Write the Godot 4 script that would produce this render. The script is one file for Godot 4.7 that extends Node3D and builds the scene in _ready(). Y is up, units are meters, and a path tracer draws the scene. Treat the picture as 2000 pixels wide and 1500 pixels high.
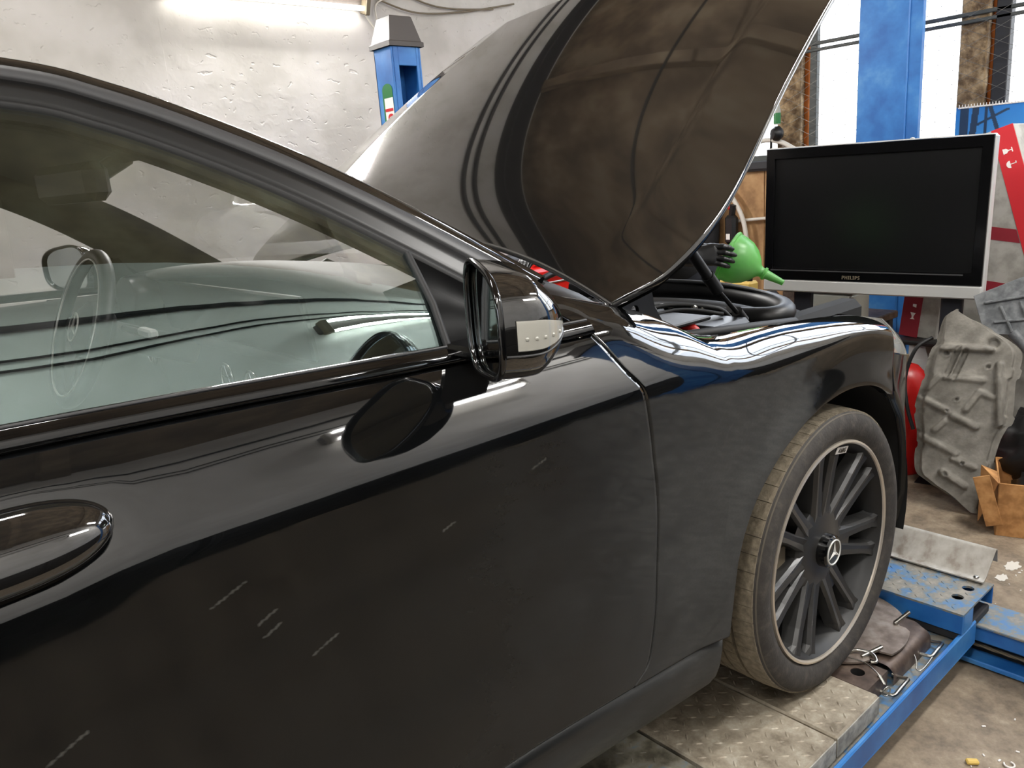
extends Node3D
# A repair bay: a black coupe on a blue four-post lift, bonnet up, seen past its right flank.
# x runs towards the car's nose, y up from the lift deck, z towards the camera's side. Metres.

var M := {}
var G := 10
var uvf = null
var rng := RandomNumberGenerator.new()


func _ready() -> void:
	rng.seed = 77
	# ---- camera
	var cam := Camera3D.new()
	cam.name = "camera"
	var yaw := deg_to_rad(49.453)
	var pitch := deg_to_rad(14.235)
	var roll := deg_to_rad(4.301)
	var f := Vector3(cos(yaw) * cos(pitch), -sin(pitch), -sin(yaw) * cos(pitch))
	var r := Vector3(sin(yaw), 0, cos(yaw))
	var u := r.cross(f)
	var rr := r * cos(roll) - u * sin(roll)
	var uu := u * cos(roll) + r * sin(roll)
	cam.transform = Transform3D(Basis(rr, uu, -f), Vector3(-1.639, 1.228, 1.726))
	cam.fov = rad_to_deg(2.0 * atan(750.0 / 1548.33))
	cam.near = 0.02
	cam.far = 200.0
	add_child(cam)
	cam.current = true
	# ---- sky and exposure
	var we := WorldEnvironment.new()
	we.name = "environment"
	var env := Environment.new()
	env.background_mode = Environment.BG_SKY
	var sky := Sky.new()
	var sm := ProceduralSkyMaterial.new()
	sm.sky_top_color = Color(0.90, 0.94, 1.0)
	sm.sky_horizon_color = Color(0.62, 0.615, 0.605)
	sm.ground_bottom_color = Color(0.52, 0.51, 0.49)
	sm.ground_horizon_color = Color(0.62, 0.61, 0.60)
	sm.sky_curve = 0.3
	sm.sky_energy_multiplier = 2.1
	sm.ground_energy_multiplier = 2.0
	sky.sky_material = sm
	env.sky = sky
	env.tonemap_mode = Environment.TONE_MAPPER_LINEAR
	env.tonemap_exposure = 2.0
	env.sdfgi_enabled = true
	env.ssao_enabled = true
	env.ssil_enabled = true
	we.environment = env
	add_child(we)
	# ---- the place
	make_materials()
	room()
	windows_front()
	lamps()
	lift()
	car()
	clutter()
	mechanic()


# ------------------------------------------------------------------ helpers
func S() -> SurfaceTool:
	var st := SurfaceTool.new()
	st.begin(Mesh.PRIMITIVE_TRIANGLES)
	st.set_smooth_group(-1)
	return st


func sg() -> int:
	G += 1
	return G


func vt(st: SurfaceTool, p: Vector3) -> void:
	if uvf != null:
		st.set_uv(uvf.call(p))
	st.add_vertex(p)


func tri(st: SurfaceTool, a: Vector3, b: Vector3, c: Vector3) -> void:
	vt(st, a)
	vt(st, b)
	vt(st, c)


func quad(st: SurfaceTool, a: Vector3, b: Vector3, c: Vector3, d: Vector3, flip := false) -> void:
	if flip:
		tri(st, a, c, b)
		tri(st, a, d, c)
	else:
		tri(st, a, b, c)
		tri(st, a, c, d)


func face(st: SurfaceTool, pts: Array, out: Vector3) -> void:
	var n: Vector3 = (pts[0] - pts[2]).cross(pts[0] - pts[1])
	var flip := n.dot(out) < 0.0
	for i in range(1, pts.size() - 1):
		if flip:
			tri(st, pts[0], pts[i + 1], pts[i])
		else:
			tri(st, pts[0], pts[i], pts[i + 1])


func grid(st: SurfaceTool, rows: Array, flip := false, smooth := true) -> void:
	st.set_smooth_group(sg() if smooth else -1)
	for i in rows.size() - 1:
		var a = rows[i]
		var b = rows[i + 1]
		for j in a.size() - 1:
			quad(st, a[j], a[j + 1], b[j + 1], b[j], flip)
	st.set_smooth_group(-1)


func gpos(n: Node) -> Vector3:
	var p := Vector3.ZERO
	while n != self and n is Node3D:
		p += n.position
		n = n.get_parent()
	return p


func obj(called: String, st: SurfaceTool, m: Material, parent: Node = self) -> MeshInstance3D:
	st.generate_normals()
	st.index()
	var mi := MeshInstance3D.new()
	mi.name = called
	mi.mesh = st.commit()
	mi.material_override = null
	mi.mesh.surface_set_material(0, m)
	parent.add_child(mi, true)
	if parent != self:
		mi.position = -gpos(parent)
	return mi


func numbered(called: String) -> String:
	if not has_node(called):
		return called
	var k := 1
	while has_node("%s_%03d" % [called, k]):
		k += 1
	return "%s_%03d" % [called, k]


func tag(o: Node, label: String, category: String, group := "") -> void:
	o.set_meta("label", label)
	o.set_meta("category", category)
	if group != "":
		o.set_meta("group", group)


func thing(called: String, label: String, category: String, at := Vector3.ZERO, group := "") -> Node3D:
	var o := Node3D.new()
	o.name = numbered(called)
	add_child(o)
	o.position = at
	tag(o, label, category, group)
	return o


func solo(called: String, st: SurfaceTool, m: Material, label: String, category: String, group := "") -> MeshInstance3D:
	var o := obj(numbered(called), st, m)
	tag(o, label, category, group)
	return o


func struct(called: String, st: SurfaceTool, m: Material, parent: Node = self) -> MeshInstance3D:
	var o := obj(called, st, m, parent)
	if parent == self:
		o.set_meta("kind", "structure")
	return o


func struct_root(called: String, at := Vector3.ZERO) -> Node3D:
	var o := Node3D.new()
	o.name = called
	add_child(o)
	o.position = at
	o.set_meta("kind", "structure")
	return o


# a box with chamfered edges
func box(st: SurfaceTool, c: Vector3, s: Vector3, b := 0.004, bs := Basis.IDENTITY) -> void:
	var h := s * 0.5
	b = minf(b, minf(h.x, minf(h.y, h.z)) * 0.6)
	var v := func(sx: int, sy: int, sz: int, a: int) -> Vector3:
		var p := Vector3(h.x - (0.0 if a == 0 else b), h.y - (0.0 if a == 1 else b), h.z - (0.0 if a == 2 else b))
		return c + bs * Vector3(p.x * sx, p.y * sy, p.z * sz)
	for q in [-1, 1]:
		face(st, [v.call(q, -1, -1, 0), v.call(q, 1, -1, 0), v.call(q, 1, 1, 0), v.call(q, -1, 1, 0)], bs * Vector3(q, 0, 0))
		face(st, [v.call(-1, q, -1, 1), v.call(1, q, -1, 1), v.call(1, q, 1, 1), v.call(-1, q, 1, 1)], bs * Vector3(0, q, 0))
		face(st, [v.call(-1, -1, q, 2), v.call(1, -1, q, 2), v.call(1, 1, q, 2), v.call(-1, 1, q, 2)], bs * Vector3(0, 0, q))
		for w in [-1, 1]:
			face(st, [v.call(q, w, -1, 0), v.call(q, w, 1, 0), v.call(q, w, 1, 1), v.call(q, w, -1, 1)], bs * Vector3(q, w, 0))
			face(st, [v.call(q, -1, w, 0), v.call(q, 1, w, 0), v.call(q, 1, w, 2), v.call(q, -1, w, 2)], bs * Vector3(q, 0, w))
			face(st, [v.call(-1, q, w, 1), v.call(1, q, w, 1), v.call(1, q, w, 2), v.call(-1, q, w, 2)], bs * Vector3(0, q, w))
			for e in [-1, 1]:
				face(st, [v.call(q, w, e, 0), v.call(q, w, e, 1), v.call(q, w, e, 2)], bs * Vector3(q, w, e))


func bx(st: SurfaceTool, x0: float, x1: float, y0: float, y1: float, z0: float, z1: float, b := 0.004) -> void:
	box(st, Vector3(x0 + x1, y0 + y1, z0 + z1) * 0.5, Vector3(absf(x1 - x0), absf(y1 - y0), absf(z1 - z0)), b)


func crom(p: Array, n: int) -> Array:
	var out := []
	for i in p.size() - 1:
		var a = p[maxi(i - 1, 0)]
		var b = p[i]
		var c = p[i + 1]
		var d = p[mini(i + 2, p.size() - 1)]
		for k in n:
			var t := float(k) / n
			out.append(b.cubic_interpolate(c, a, d, t))
	out.append(p[p.size() - 1])
	return out


# tube swept along points; r is a number or an array
func tube(st: SurfaceTool, p: Array, r, n := 8, closed := false) -> void:
	var rows := []
	var t0: Vector3 = (p[1] - p[0]).normalized()
	var nn := t0.cross(Vector3.UP)
	if nn.length() < 0.1:
		nn = t0.cross(Vector3.RIGHT)
	nn = nn.normalized()
	for i in p.size():
		var t: Vector3
		if closed:
			t = (p[(i + 1) % p.size()] - p[(i - 1 + p.size()) % p.size()]).normalized()
		else:
			t = (p[mini(i + 1, p.size() - 1)] - p[maxi(i - 1, 0)]).normalized()
		nn = (nn - t * nn.dot(t)).normalized()
		var bb := t.cross(nn)
		var rad: float = r[i] if r is Array else r
		var row := PackedVector3Array()
		for k in n + 1:
			var a := TAU * (k % n) / n
			row.append(p[i] + (nn * cos(a) + bb * sin(a)) * rad)
		rows.append(row)
	if closed:
		rows.append(rows[0])
	grid(st, rows)
	if not closed:
		for e in [0, p.size() - 1]:
			var dir: Vector3 = (p[0] - p[1]) if e == 0 else (p[p.size() - 1] - p[p.size() - 2])
			face(st, Array(rows[e]).slice(0, n), dir)


# profile (radius, height) turned about the transform's y axis
func lathe(st: SurfaceTool, prof: Array, xf: Transform3D, seg := 32, a0 := 0.0, a1 := TAU) -> void:
	var g := sg()
	for i in prof.size() - 1:
		var p: Vector2 = prof[i]
		var q: Vector2 = prof[i + 1]
		if i > 0:
			var o: Vector2 = prof[i - 1]
			if absf((p - o).angle_to(q - p)) > 0.7:
				g = sg()
		st.set_smooth_group(g)
		for k in seg:
			var a := lerpf(a0, a1, float(k) / seg)
			var b := lerpf(a0, a1, float(k + 1) / seg)
			if k == seg - 1 and absf(a1 - a0 - TAU) < 0.001:
				b = a0
			quad(st, xf * Vector3(p.x * cos(a), p.y, p.x * sin(a)), xf * Vector3(p.x * cos(b), p.y, p.x * sin(b)), xf * Vector3(q.x * cos(b), q.y, q.x * sin(b)), xf * Vector3(q.x * cos(a), q.y, q.x * sin(a)), true)
	st.set_smooth_group(-1)


# outline in the transform's xy plane, pushed along its z by depth, front edge chamfered
func extrude(st: SurfaceTool, poly: Array, xf: Transform3D, depth: float, bev := 0.0, holes: Array = []) -> void:
	var outer := PackedVector2Array(poly)
	if Geometry2D.is_polygon_clockwise(outer):
		outer.reverse()
	var loops := [outer]
	for h in holes:
		var hp := PackedVector2Array(h)
		if not Geometry2D.is_polygon_clockwise(hp):
			hp.reverse()
		loops.append(hp)
	var inset := func(l: PackedVector2Array, d: float) -> PackedVector2Array:
		if d == 0.0:
			return l
		var o := PackedVector2Array()
		for i in l.size():
			var a := (l[i] - l[(i - 1 + l.size()) % l.size()]).normalized()
			var b := (l[(i + 1) % l.size()] - l[i]).normalized()
			var na := Vector2(-a.y, a.x)
			var nb := Vector2(-b.y, b.x)
			var m := na + nb
			o.append(l[i] + m * (d / maxf(0.35, m.length_squared() * 0.5)) * 0.5 * 2.0 * 0.5)
		return o
	var caps := []
	for l in loops:
		caps.append(inset.call(l, bev))
	for side in 2:
		var src: Array = caps if side == 0 else loops
		var z := depth if side == 0 else 0.0
		var merged: PackedVector2Array = src[0]
		for k in range(1, src.size()):
			merged = bridge(merged, src[k])
		var ix := Geometry2D.triangulate_polygon(merged)
		for i in range(0, ix.size(), 3):
			var a := merged[ix[i]]
			var b := merged[ix[i + 1]]
			var c := merged[ix[i + 2]]
			face(st, [xf * Vector3(a.x, a.y, z), xf * Vector3(b.x, b.y, z), xf * Vector3(c.x, c.y, z)], xf.basis.z * (1.0 if side == 0 else -1.0))
	for li in loops.size():
		var l: PackedVector2Array = loops[li]
		var c: PackedVector2Array = caps[li]
		for i in l.size():
			var j := (i + 1) % l.size()
			var e := l[j] - l[i]
			var out := xf.basis * Vector3(e.y, -e.x, 0)
			face(st, [xf * Vector3(l[i].x, l[i].y, 0), xf * Vector3(l[j].x, l[j].y, 0), xf * Vector3(l[j].x, l[j].y, depth - bev), xf * Vector3(l[i].x, l[i].y, depth - bev)], out)
			if bev > 0.0:
				face(st, [xf * Vector3(l[i].x, l[i].y, depth - bev), xf * Vector3(l[j].x, l[j].y, depth - bev), xf * Vector3(c[j].x, c[j].y, depth), xf * Vector3(c[i].x, c[i].y, depth)], out + xf.basis.z)


func bridge(o: PackedVector2Array, h: PackedVector2Array) -> PackedVector2Array:
	var bi := 0
	var bj := 0
	var best := 1e9
	for i in o.size():
		for j in h.size():
			var d := o[i].distance_squared_to(h[j])
			if d < best:
				best = d
				bi = i
				bj = j
	var out := PackedVector2Array()
	for i in bi + 1:
		out.append(o[i])
	for j in h.size() + 1:
		out.append(h[(bj + j) % h.size()])
	for i in range(bi, o.size()):
		out.append(o[i])
	return out


func circle(c: Vector2, r: float, n := 20) -> Array:
	var o := []
	for i in n:
		o.append(c + Vector2(cos(TAU * i / n), sin(TAU * i / n)) * r)
	return o


# axis frame: z along dir
func look(at: Vector3, dir: Vector3, up := Vector3.UP) -> Transform3D:
	var z := dir.normalized()
	var x := up.cross(z)
	if x.length() < 0.01:
		x = Vector3.RIGHT.cross(z)
	x = x.normalized()
	return Transform3D(Basis(x, z.cross(x), z), at)


# axis frame: y along dir
func spin(at: Vector3, dir: Vector3) -> Transform3D:
	var y := dir.normalized()
	var x := y.cross(Vector3.UP)
	if x.length() < 0.01:
		x = Vector3.RIGHT
	x = x.normalized()
	return Transform3D(Basis(x, y, x.cross(y)), at)


func interp(xs: Array, ys: Array, x: float) -> float:
	if x <= xs[0]:
		return ys[0]
	for i in xs.size() - 1:
		if x <= xs[i + 1]:
			var h: float = xs[i + 1] - xs[i]
			var t: float = (x - xs[i]) / h
			var m0: float = (ys[i + 1] - ys[maxi(i - 1, 0)]) / (xs[i + 1] - xs[maxi(i - 1, 0)])
			var m1: float = (ys[mini(i + 2, xs.size() - 1)] - ys[i]) / (xs[mini(i + 2, xs.size() - 1)] - xs[i])
			return (2 * t * t * t - 3 * t * t + 1) * ys[i] + (t * t * t - 2 * t * t + t) * h * m0 + (-2 * t * t * t + 3 * t * t) * ys[i + 1] + (t * t * t - t * t) * h * m1
	return ys[ys.size() - 1]


func lettering(called: String, words: String, height: float, depth: float, xf: Transform3D, m: Material, parent: Node) -> void:
	var tm := TextMesh.new()
	var fo := SystemFont.new()
	fo.font_names = PackedStringArray(["Droid Sans"])
	fo.font_weight = 700
	tm.font = fo
	tm.text = words
	tm.font_size = 64
	tm.pixel_size = height / 46.0
	tm.depth = depth
	tm.material = m
	var mi := MeshInstance3D.new()
	mi.name = called
	mi.mesh = tm
	parent.add_child(mi, true)
	mi.transform = Transform3D(xf.basis, xf.origin - gpos(parent))


# ------------------------------------------------------------------ materials
func noise(sd: int, freq: float, cols: Array, oct := 4, size := 512, gain := 0.6) -> NoiseTexture2D:
	var t := NoiseTexture2D.new()
	var n := FastNoiseLite.new()
	n.seed = sd
	n.frequency = freq
	n.fractal_octaves = oct
	n.noise_type = FastNoiseLite.TYPE_SIMPLEX_SMOOTH
	n.fractal_gain = gain
	t.noise = n
	t.seamless = true
	t.width = size
	t.height = size
	if cols.size():
		var g := Gradient.new()
		var offs := PackedFloat32Array()
		var cc := PackedColorArray()
		for i in cols.size():
			offs.append(cols[i][0])
			cc.append(cols[i][1])
		g.offsets = offs
		g.colors = cc
		t.color_ramp = g
	return t


func mat(called: String, c: Color, rough := 0.6, metal := 0.0, spec := 0.5) -> StandardMaterial3D:
	var m := StandardMaterial3D.new()
	m.resource_name = called
	m.albedo_color = c
	m.roughness = rough
	m.metallic = metal
	m.metallic_specular = spec
	m.cull_mode = BaseMaterial3D.CULL_DISABLED
	M[called] = m
	return m


# colour noise and relief laid on by world position
func worn(m: StandardMaterial3D, tex: Texture2D, scale: float, bump: Texture2D = null, depth := 0.0, world := true) -> StandardMaterial3D:
	m.albedo_texture = tex
	m.uv1_triplanar = true
	m.uv1_world_triplanar = world
	m.uv1_scale = Vector3.ONE * scale
	m.uv1_triplanar_sharpness = 4.0
	if bump:
		m.heightmap_enabled = true
		m.heightmap_texture = bump
		m.heightmap_scale = depth
	return m


func g(v: float) -> Color:
	return Color(v, v, v)


func make_materials() -> void:
	# the car
	var p := mat("paint", Color(0.075, 0.073, 0.072), 0.05, 0.0, 0.7)
	p.clearcoat_enabled = true
	p.clearcoat = 1.0
	p.clearcoat_roughness = 0.015
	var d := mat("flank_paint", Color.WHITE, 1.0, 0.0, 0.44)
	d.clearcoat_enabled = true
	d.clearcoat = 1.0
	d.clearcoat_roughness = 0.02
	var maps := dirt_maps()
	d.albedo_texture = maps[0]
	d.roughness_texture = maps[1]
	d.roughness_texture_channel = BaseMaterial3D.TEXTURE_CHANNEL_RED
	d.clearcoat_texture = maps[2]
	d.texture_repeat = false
	mat("gloss_black", Color(0.03, 0.03, 0.032), 0.08, 0.0, 0.6)
	mat("satin_trim", Color(0.22, 0.22, 0.225), 0.45, 0.0, 0.5)
	mat("satin_black", Color(0.05, 0.049, 0.048), 0.35, 0.0, 0.5)
	mat("rubber", Color(0.06, 0.06, 0.06), 0.6)
	mat("black_plastic", Color(0.07, 0.07, 0.072), 0.42)
	mat("dark_hollow", Color(0.04, 0.04, 0.04), 0.8)
	mat("chrome", Color(0.82, 0.82, 0.8), 0.12, 1.0)
	mat("bright_metal", Color(0.72, 0.71, 0.68), 0.3, 1.0)
	var ty := mat("tyre", Color.WHITE, 0.8)
	worn(ty, noise(3, 0.02, [[0.25, Color(0.20, 0.188, 0.175)], [0.6, Color(0.235, 0.22, 0.205)], [0.85, Color(0.29, 0.27, 0.245)]], 5), 2.5, noise(4, 0.08, [], 3), 0.06)
	var tr := mat("tread_dust", Color.WHITE, 0.9)
	worn(tr, noise(5, 0.03, [[0.2, Color(0.41, 0.375, 0.315)], [0.5, Color(0.485, 0.445, 0.375)], [0.85, Color(0.555, 0.515, 0.44)]], 5), 3.0, noise(4, 0.1, [], 3), 0.08)
	mat("shoulder_line", Color(0.36, 0.335, 0.295), 0.85)
	mat("groove", Color(0.17, 0.155, 0.135), 0.9)
	mat("wheel_black", Color(0.17, 0.168, 0.164), 0.36, 0.0, 0.6)
	mat("barrel_black", Color(0.085, 0.084, 0.082), 0.5)
	mat("corner_black", Color(0.02, 0.02, 0.022), 0.25, 0.0, 0.12)
	mat("badge_silver", Color(0.9, 0.9, 0.88), 0.35, 0.5)
	mat("rim_edge", Color(0.86, 0.82, 0.76), 0.3, 0.7)
	# heat-reflecting side glass: a thin greenish metal film on a clear pane
	var gl := mat("side_glass", Color(0.86, 0.96, 0.95, 0.18), 0.0, 1.0, 0.5)
	gl.transparency = BaseMaterial3D.TRANSPARENCY_ALPHA
	var one := Image.create(4, 4, false, Image.FORMAT_RGBA8)
	one.fill(Color.WHITE)
	gl.albedo_texture = ImageTexture.create_from_image(one)
	var ws := mat("clear_glass", Color(0.6, 0.68, 0.64, 0.10), 0.0, 0.0, 0.5)
	ws.transparency = BaseMaterial3D.TRANSPARENCY_ALPHA
	var lens := mat("lens", Color(0.85, 0.84, 0.8, 0.35), 0.03, 0.0, 0.5)
	lens.transparency = BaseMaterial3D.TRANSPARENCY_ALPHA
	mat("lens_white", Color(0.60, 0.595, 0.56), 0.3, 0.0, 0.5)
	mat("mirror_face", Color(0.75, 0.78, 0.78), 0.02, 1.0)
	mat("leather", Color(0.10, 0.098, 0.095), 0.5)
	mat("dash_top", Color(0.34, 0.34, 0.32), 0.6)
	mat("screen_black", Color(0.03, 0.03, 0.035), 0.12)
	mat("headliner", Color(0.12, 0.12, 0.115), 0.9)
	mat("red_plastic", Color(0.72, 0.13, 0.10), 0.4)
	# the place
	var wl := mat("plaster", Color.WHITE, 0.85)
	worn(wl, noise(11, 0.006, [[0.2, Color(0.68, 0.665, 0.64)], [0.5, Color(0.735, 0.72, 0.70)], [0.8, Color(0.76, 0.745, 0.73)]], 5), 0.35, plaster_relief(), 0.9)
	var ww := mat("white_wall", Color.WHITE, 0.85)
	worn(ww, noise(41, 0.006, [[0.2, Color(0.88, 0.875, 0.86)], [0.8, Color(0.95, 0.945, 0.935)]], 4), 0.35)
	var cl := mat("ceiling_board", Color.WHITE, 0.8)
	worn(cl, noise(12, 0.01, [[0.2, Color(0.42, 0.36, 0.29)], [0.6, Color(0.53, 0.46, 0.37)], [0.8, Color(0.58, 0.52, 0.43)]], 4), 0.3)
	var fl := mat("concrete", Color.WHITE, 0.75)
	worn(fl, noise(13, 0.012, [[0.15, Color(0.42, 0.375, 0.32)], [0.45, Color(0.52, 0.465, 0.395)], [0.62, Color(0.56, 0.505, 0.43)], [0.9, Color(0.65, 0.595, 0.515)]], 7, 1024, 0.78), 0.55, noise(14, 0.15, [], 3), 0.12)
	var bl := mat("lift_blue", Color.WHITE, 0.38)
	worn(bl, noise(15, 0.008, [[0.2, Color(0.13, 0.37, 0.64)], [0.6, Color(0.19, 0.45, 0.72)], [0.85, Color(0.29, 0.52, 0.75)]], 5), 0.8)
	var db := mat("worn_blue", Color.WHITE, 0.45)
	worn(db, noise(16, 0.02, [[0.15, Color(0.24, 0.44, 0.66)], [0.38, Color(0.36, 0.46, 0.55)], [0.5, Color(0.46, 0.45, 0.42)], [0.85, Color(0.57, 0.545, 0.495)]], 6, 512, 0.7), 1.2)
	var de := mat("deck_steel", Color.WHITE, 0.55, 0.25)
	worn(de, noise(17, 0.012, [[0.15, Color(0.46, 0.42, 0.36)], [0.4, Color(0.57, 0.53, 0.465)], [0.6, Color(0.63, 0.59, 0.52)], [0.9, Color(0.72, 0.69, 0.63)]], 7, 512, 0.75), 1.4, noise(18, 0.1, [], 3), 0.05)
	var ds := mat("deck_side", Color.WHITE, 0.55, 0.2)
	worn(ds, noise(19, 0.02, [[0.2, Color(0.52, 0.51, 0.48)], [0.6, Color(0.70, 0.69, 0.65)], [0.9, Color(0.78, 0.77, 0.73)]], 5), 1.5)
	var du := mat("deck_worn", Color.WHITE, 0.5, 0.2)
	worn(du, noise(20, 0.03, [[0.2, Color(0.36, 0.34, 0.29)], [0.5, Color(0.50, 0.48, 0.42)], [0.7, Color(0.53, 0.52, 0.48)], [0.85, Color(0.42, 0.50, 0.56)]], 6), 1.2)
	var tp := mat("turn_steel", Color.WHITE, 0.42, 0.5)
	worn(tp, noise(21, 0.015, [[0.2, Color(0.40, 0.35, 0.31)], [0.5, Color(0.50, 0.45, 0.41)], [0.85, Color(0.60, 0.56, 0.52)]], 6), 1.6)
	var tb := mat("brown_steel", Color.WHITE, 0.5, 0.4)
	worn(tb, noise(22, 0.02, [[0.2, Color(0.27, 0.22, 0.19)], [0.6, Color(0.37, 0.31, 0.27)], [0.9, Color(0.46, 0.40, 0.35)]], 5), 1.6)
	var ga := mat("galvanised", Color.WHITE, 0.45, 0.35)
	worn(ga, noise(23, 0.02, [[0.15, Color(0.56, 0.52, 0.475)], [0.4, Color(0.67, 0.65, 0.615)], [0.8, Color(0.75, 0.74, 0.71)]], 5), 1.4)
	var gt := mat("undertray", Color.WHITE, 0.75)
	worn(gt, noise(24, 0.012, [[0.2, Color(0.39, 0.375, 0.345)], [0.5, Color(0.45, 0.435, 0.405)], [0.85, Color(0.53, 0.515, 0.48)]], 5), 1.5, noise(25, 0.1, [], 3), 0.06)
	var dt := mat("dark_tray", Color.WHITE, 0.6)
	worn(dt, noise(26, 0.02, [[0.2, Color(0.30, 0.31, 0.32)], [0.8, Color(0.46, 0.47, 0.475)]], 4), 1.5)
	var wd := mat("post_wood", Color.WHITE, 0.85)
	worn(wd, noise(27, 0.015, [[0.2, Color(0.38, 0.30, 0.21)], [0.5, Color(0.55, 0.46, 0.34)], [0.85, Color(0.68, 0.59, 0.46)]], 5), 1.2, noise(28, 0.04, [], 4), 0.5)
	var py := mat("plywood", Color.WHITE, 0.7)
	worn(py, noise(29, 0.01, [[0.2, Color(0.55, 0.41, 0.27)], [0.5, Color(0.66, 0.51, 0.345)], [0.85, Color(0.72, 0.58, 0.41)]], 5), 0.8)
	var cb := mat("cardboard", Color.WHITE, 0.85)
	worn(cb, noise(30, 0.015, [[0.2, Color(0.60, 0.42, 0.24)], [0.6, Color(0.74, 0.54, 0.33)], [0.85, Color(0.78, 0.59, 0.38)]], 4), 1.5)
	var cg := mat("carton_grey", Color.WHITE, 0.8)
	worn(cg, noise(31, 0.01, [[0.2, Color(0.56, 0.55, 0.52)], [0.7, Color(0.66, 0.65, 0.62)]], 5), 1.5)
	mat("carton_red", Color(0.78, 0.12, 0.16), 0.6)
	mat("carton_stripe", Color(0.52, 0.09, 0.15), 0.7)
	mat("print_white", Color(0.9, 0.88, 0.86), 0.7)
	mat("foam", Color(0.62, 0.34, 0.12), 0.9)
	mat("window_steel", Color(0.30, 0.31, 0.30), 0.6, 0.2)
	mat("dark_steel", Color(0.16, 0.16, 0.17), 0.55, 0.2)
	mat("wire", Color(0.45, 0.44, 0.42), 0.5, 0.6)
	mat("bracket", Color(0.42, 0.38, 0.31), 0.6)
	mat("post_cap", Color(0.26, 0.235, 0.22), 0.55)
	mat("tv_bezel", Color(0.028, 0.028, 0.032), 0.18)
	mat("tv_screen", Color(0.035, 0.036, 0.04), 0.30)
	mat("tv_silver", Color(0.68, 0.68, 0.67), 0.4)
	mat("sticker_green", Color(0.04, 0.42, 0.17), 0.4)
	mat("sticker_red", Color(0.75, 0.06, 0.10), 0.4)
	mat("white_hose", Color(0.80, 0.78, 0.74), 0.5)
	mat("red_tank", Color(0.70, 0.10, 0.09), 0.35)
	mat("red_paint", Color(0.86, 0.11, 0.08), 0.35)
	mat("glove", Color(0.12, 0.12, 0.125), 0.36)
	mat("skin", Color(0.62, 0.42, 0.36), 0.6)
	mat("cloth_dark", Color(0.065, 0.065, 0.075), 0.9)
	mat("trousers", Color(0.10, 0.11, 0.14), 0.9)
	mat("hair", Color(0.06, 0.045, 0.035), 0.7)
	var fu := mat("funnel_green", Color(0.47, 0.73, 0.42), 0.3)
	fu.backlight_enabled = true
	fu.backlight = Color(0.40, 0.80, 0.26)
	mat("yellow", Color(0.83, 0.70, 0.36), 0.6)
	mat("pink_part", Color(0.55, 0.36, 0.37), 0.5)
	mat("jar", Color(0.62, 0.62, 0.58), 0.4)
	mat("navy", Color(0.05, 0.06, 0.10), 0.6)
	var tu := mat("tube_glow", Color(1, 1, 1), 0.5)
	tu.emission_enabled = true
	tu.emission = Color(1.0, 0.985, 0.95)
	tu.emission_energy_multiplier = 9.0


# Road dust on the lower flank (thickest ahead of and behind the wheel), fine wipe streaks and a few scratches
func dirt_maps() -> Array:
	var w := 1024
	var h := 512
	var al := Image.create(w, h, false, Image.FORMAT_RGB8)
	var ro := Image.create(w, h, false, Image.FORMAT_RGB8)
	var co := Image.create(w, h, false, Image.FORMAT_RGB8)
	var n1 := FastNoiseLite.new()
	n1.seed = 5
	n1.frequency = 0.012
	n1.fractal_octaves = 5
	var n2 := FastNoiseLite.new()
	n2.seed = 9
	n2.frequency = 0.06
	n2.fractal_octaves = 3
	for j in h:
		var y := 1.1 * (1.0 - (j + 0.5) / h)
		for i in w:
			var x := -2.2 + 3.2 * (i + 0.5) / w
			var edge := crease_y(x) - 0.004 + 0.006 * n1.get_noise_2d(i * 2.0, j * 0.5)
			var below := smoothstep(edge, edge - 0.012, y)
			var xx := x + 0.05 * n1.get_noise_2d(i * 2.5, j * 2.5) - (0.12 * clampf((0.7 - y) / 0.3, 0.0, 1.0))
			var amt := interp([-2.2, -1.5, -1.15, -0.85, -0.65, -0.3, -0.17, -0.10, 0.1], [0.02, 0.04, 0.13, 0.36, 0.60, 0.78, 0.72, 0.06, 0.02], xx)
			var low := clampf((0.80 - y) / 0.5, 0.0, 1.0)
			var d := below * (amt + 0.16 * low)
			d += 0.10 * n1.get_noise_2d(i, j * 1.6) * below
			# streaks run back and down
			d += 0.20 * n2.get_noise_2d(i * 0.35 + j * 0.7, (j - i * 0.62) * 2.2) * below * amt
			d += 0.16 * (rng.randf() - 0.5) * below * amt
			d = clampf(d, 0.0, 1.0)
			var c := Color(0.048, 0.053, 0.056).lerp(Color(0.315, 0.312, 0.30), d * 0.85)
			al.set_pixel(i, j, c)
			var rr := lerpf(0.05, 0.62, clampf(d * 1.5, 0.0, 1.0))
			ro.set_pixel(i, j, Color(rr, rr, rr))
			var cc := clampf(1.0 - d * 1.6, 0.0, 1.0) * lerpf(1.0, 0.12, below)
			co.set_pixel(i, j, Color(cc, cc, cc))
	for s in [[-1.397, 0.813, -1.358, 0.829], [-1.349, 0.769, -1.327, 0.779], [-1.344, 0.750, -1.324, 0.759], [-1.288, 0.700, -1.255, 0.712], [-1.573, 0.715, -1.533, 0.733], [-1.09, 0.79, -1.07, 0.797], [-0.93, 0.83, -0.905, 0.838]]:
		for k in 60:
			var t := k / 59.0
			var px := int((lerpf(s[0], s[2], t) + 2.2) / 3.2 * w)
			var py := int((1.0 - lerpf(s[1], s[3], t) / 1.1) * h)
			al.set_pixel(px, py, Color(0.30, 0.30, 0.29))
	return [ImageTexture.create_from_image(al), ImageTexture.create_from_image(ro), ImageTexture.create_from_image(co)]


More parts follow.
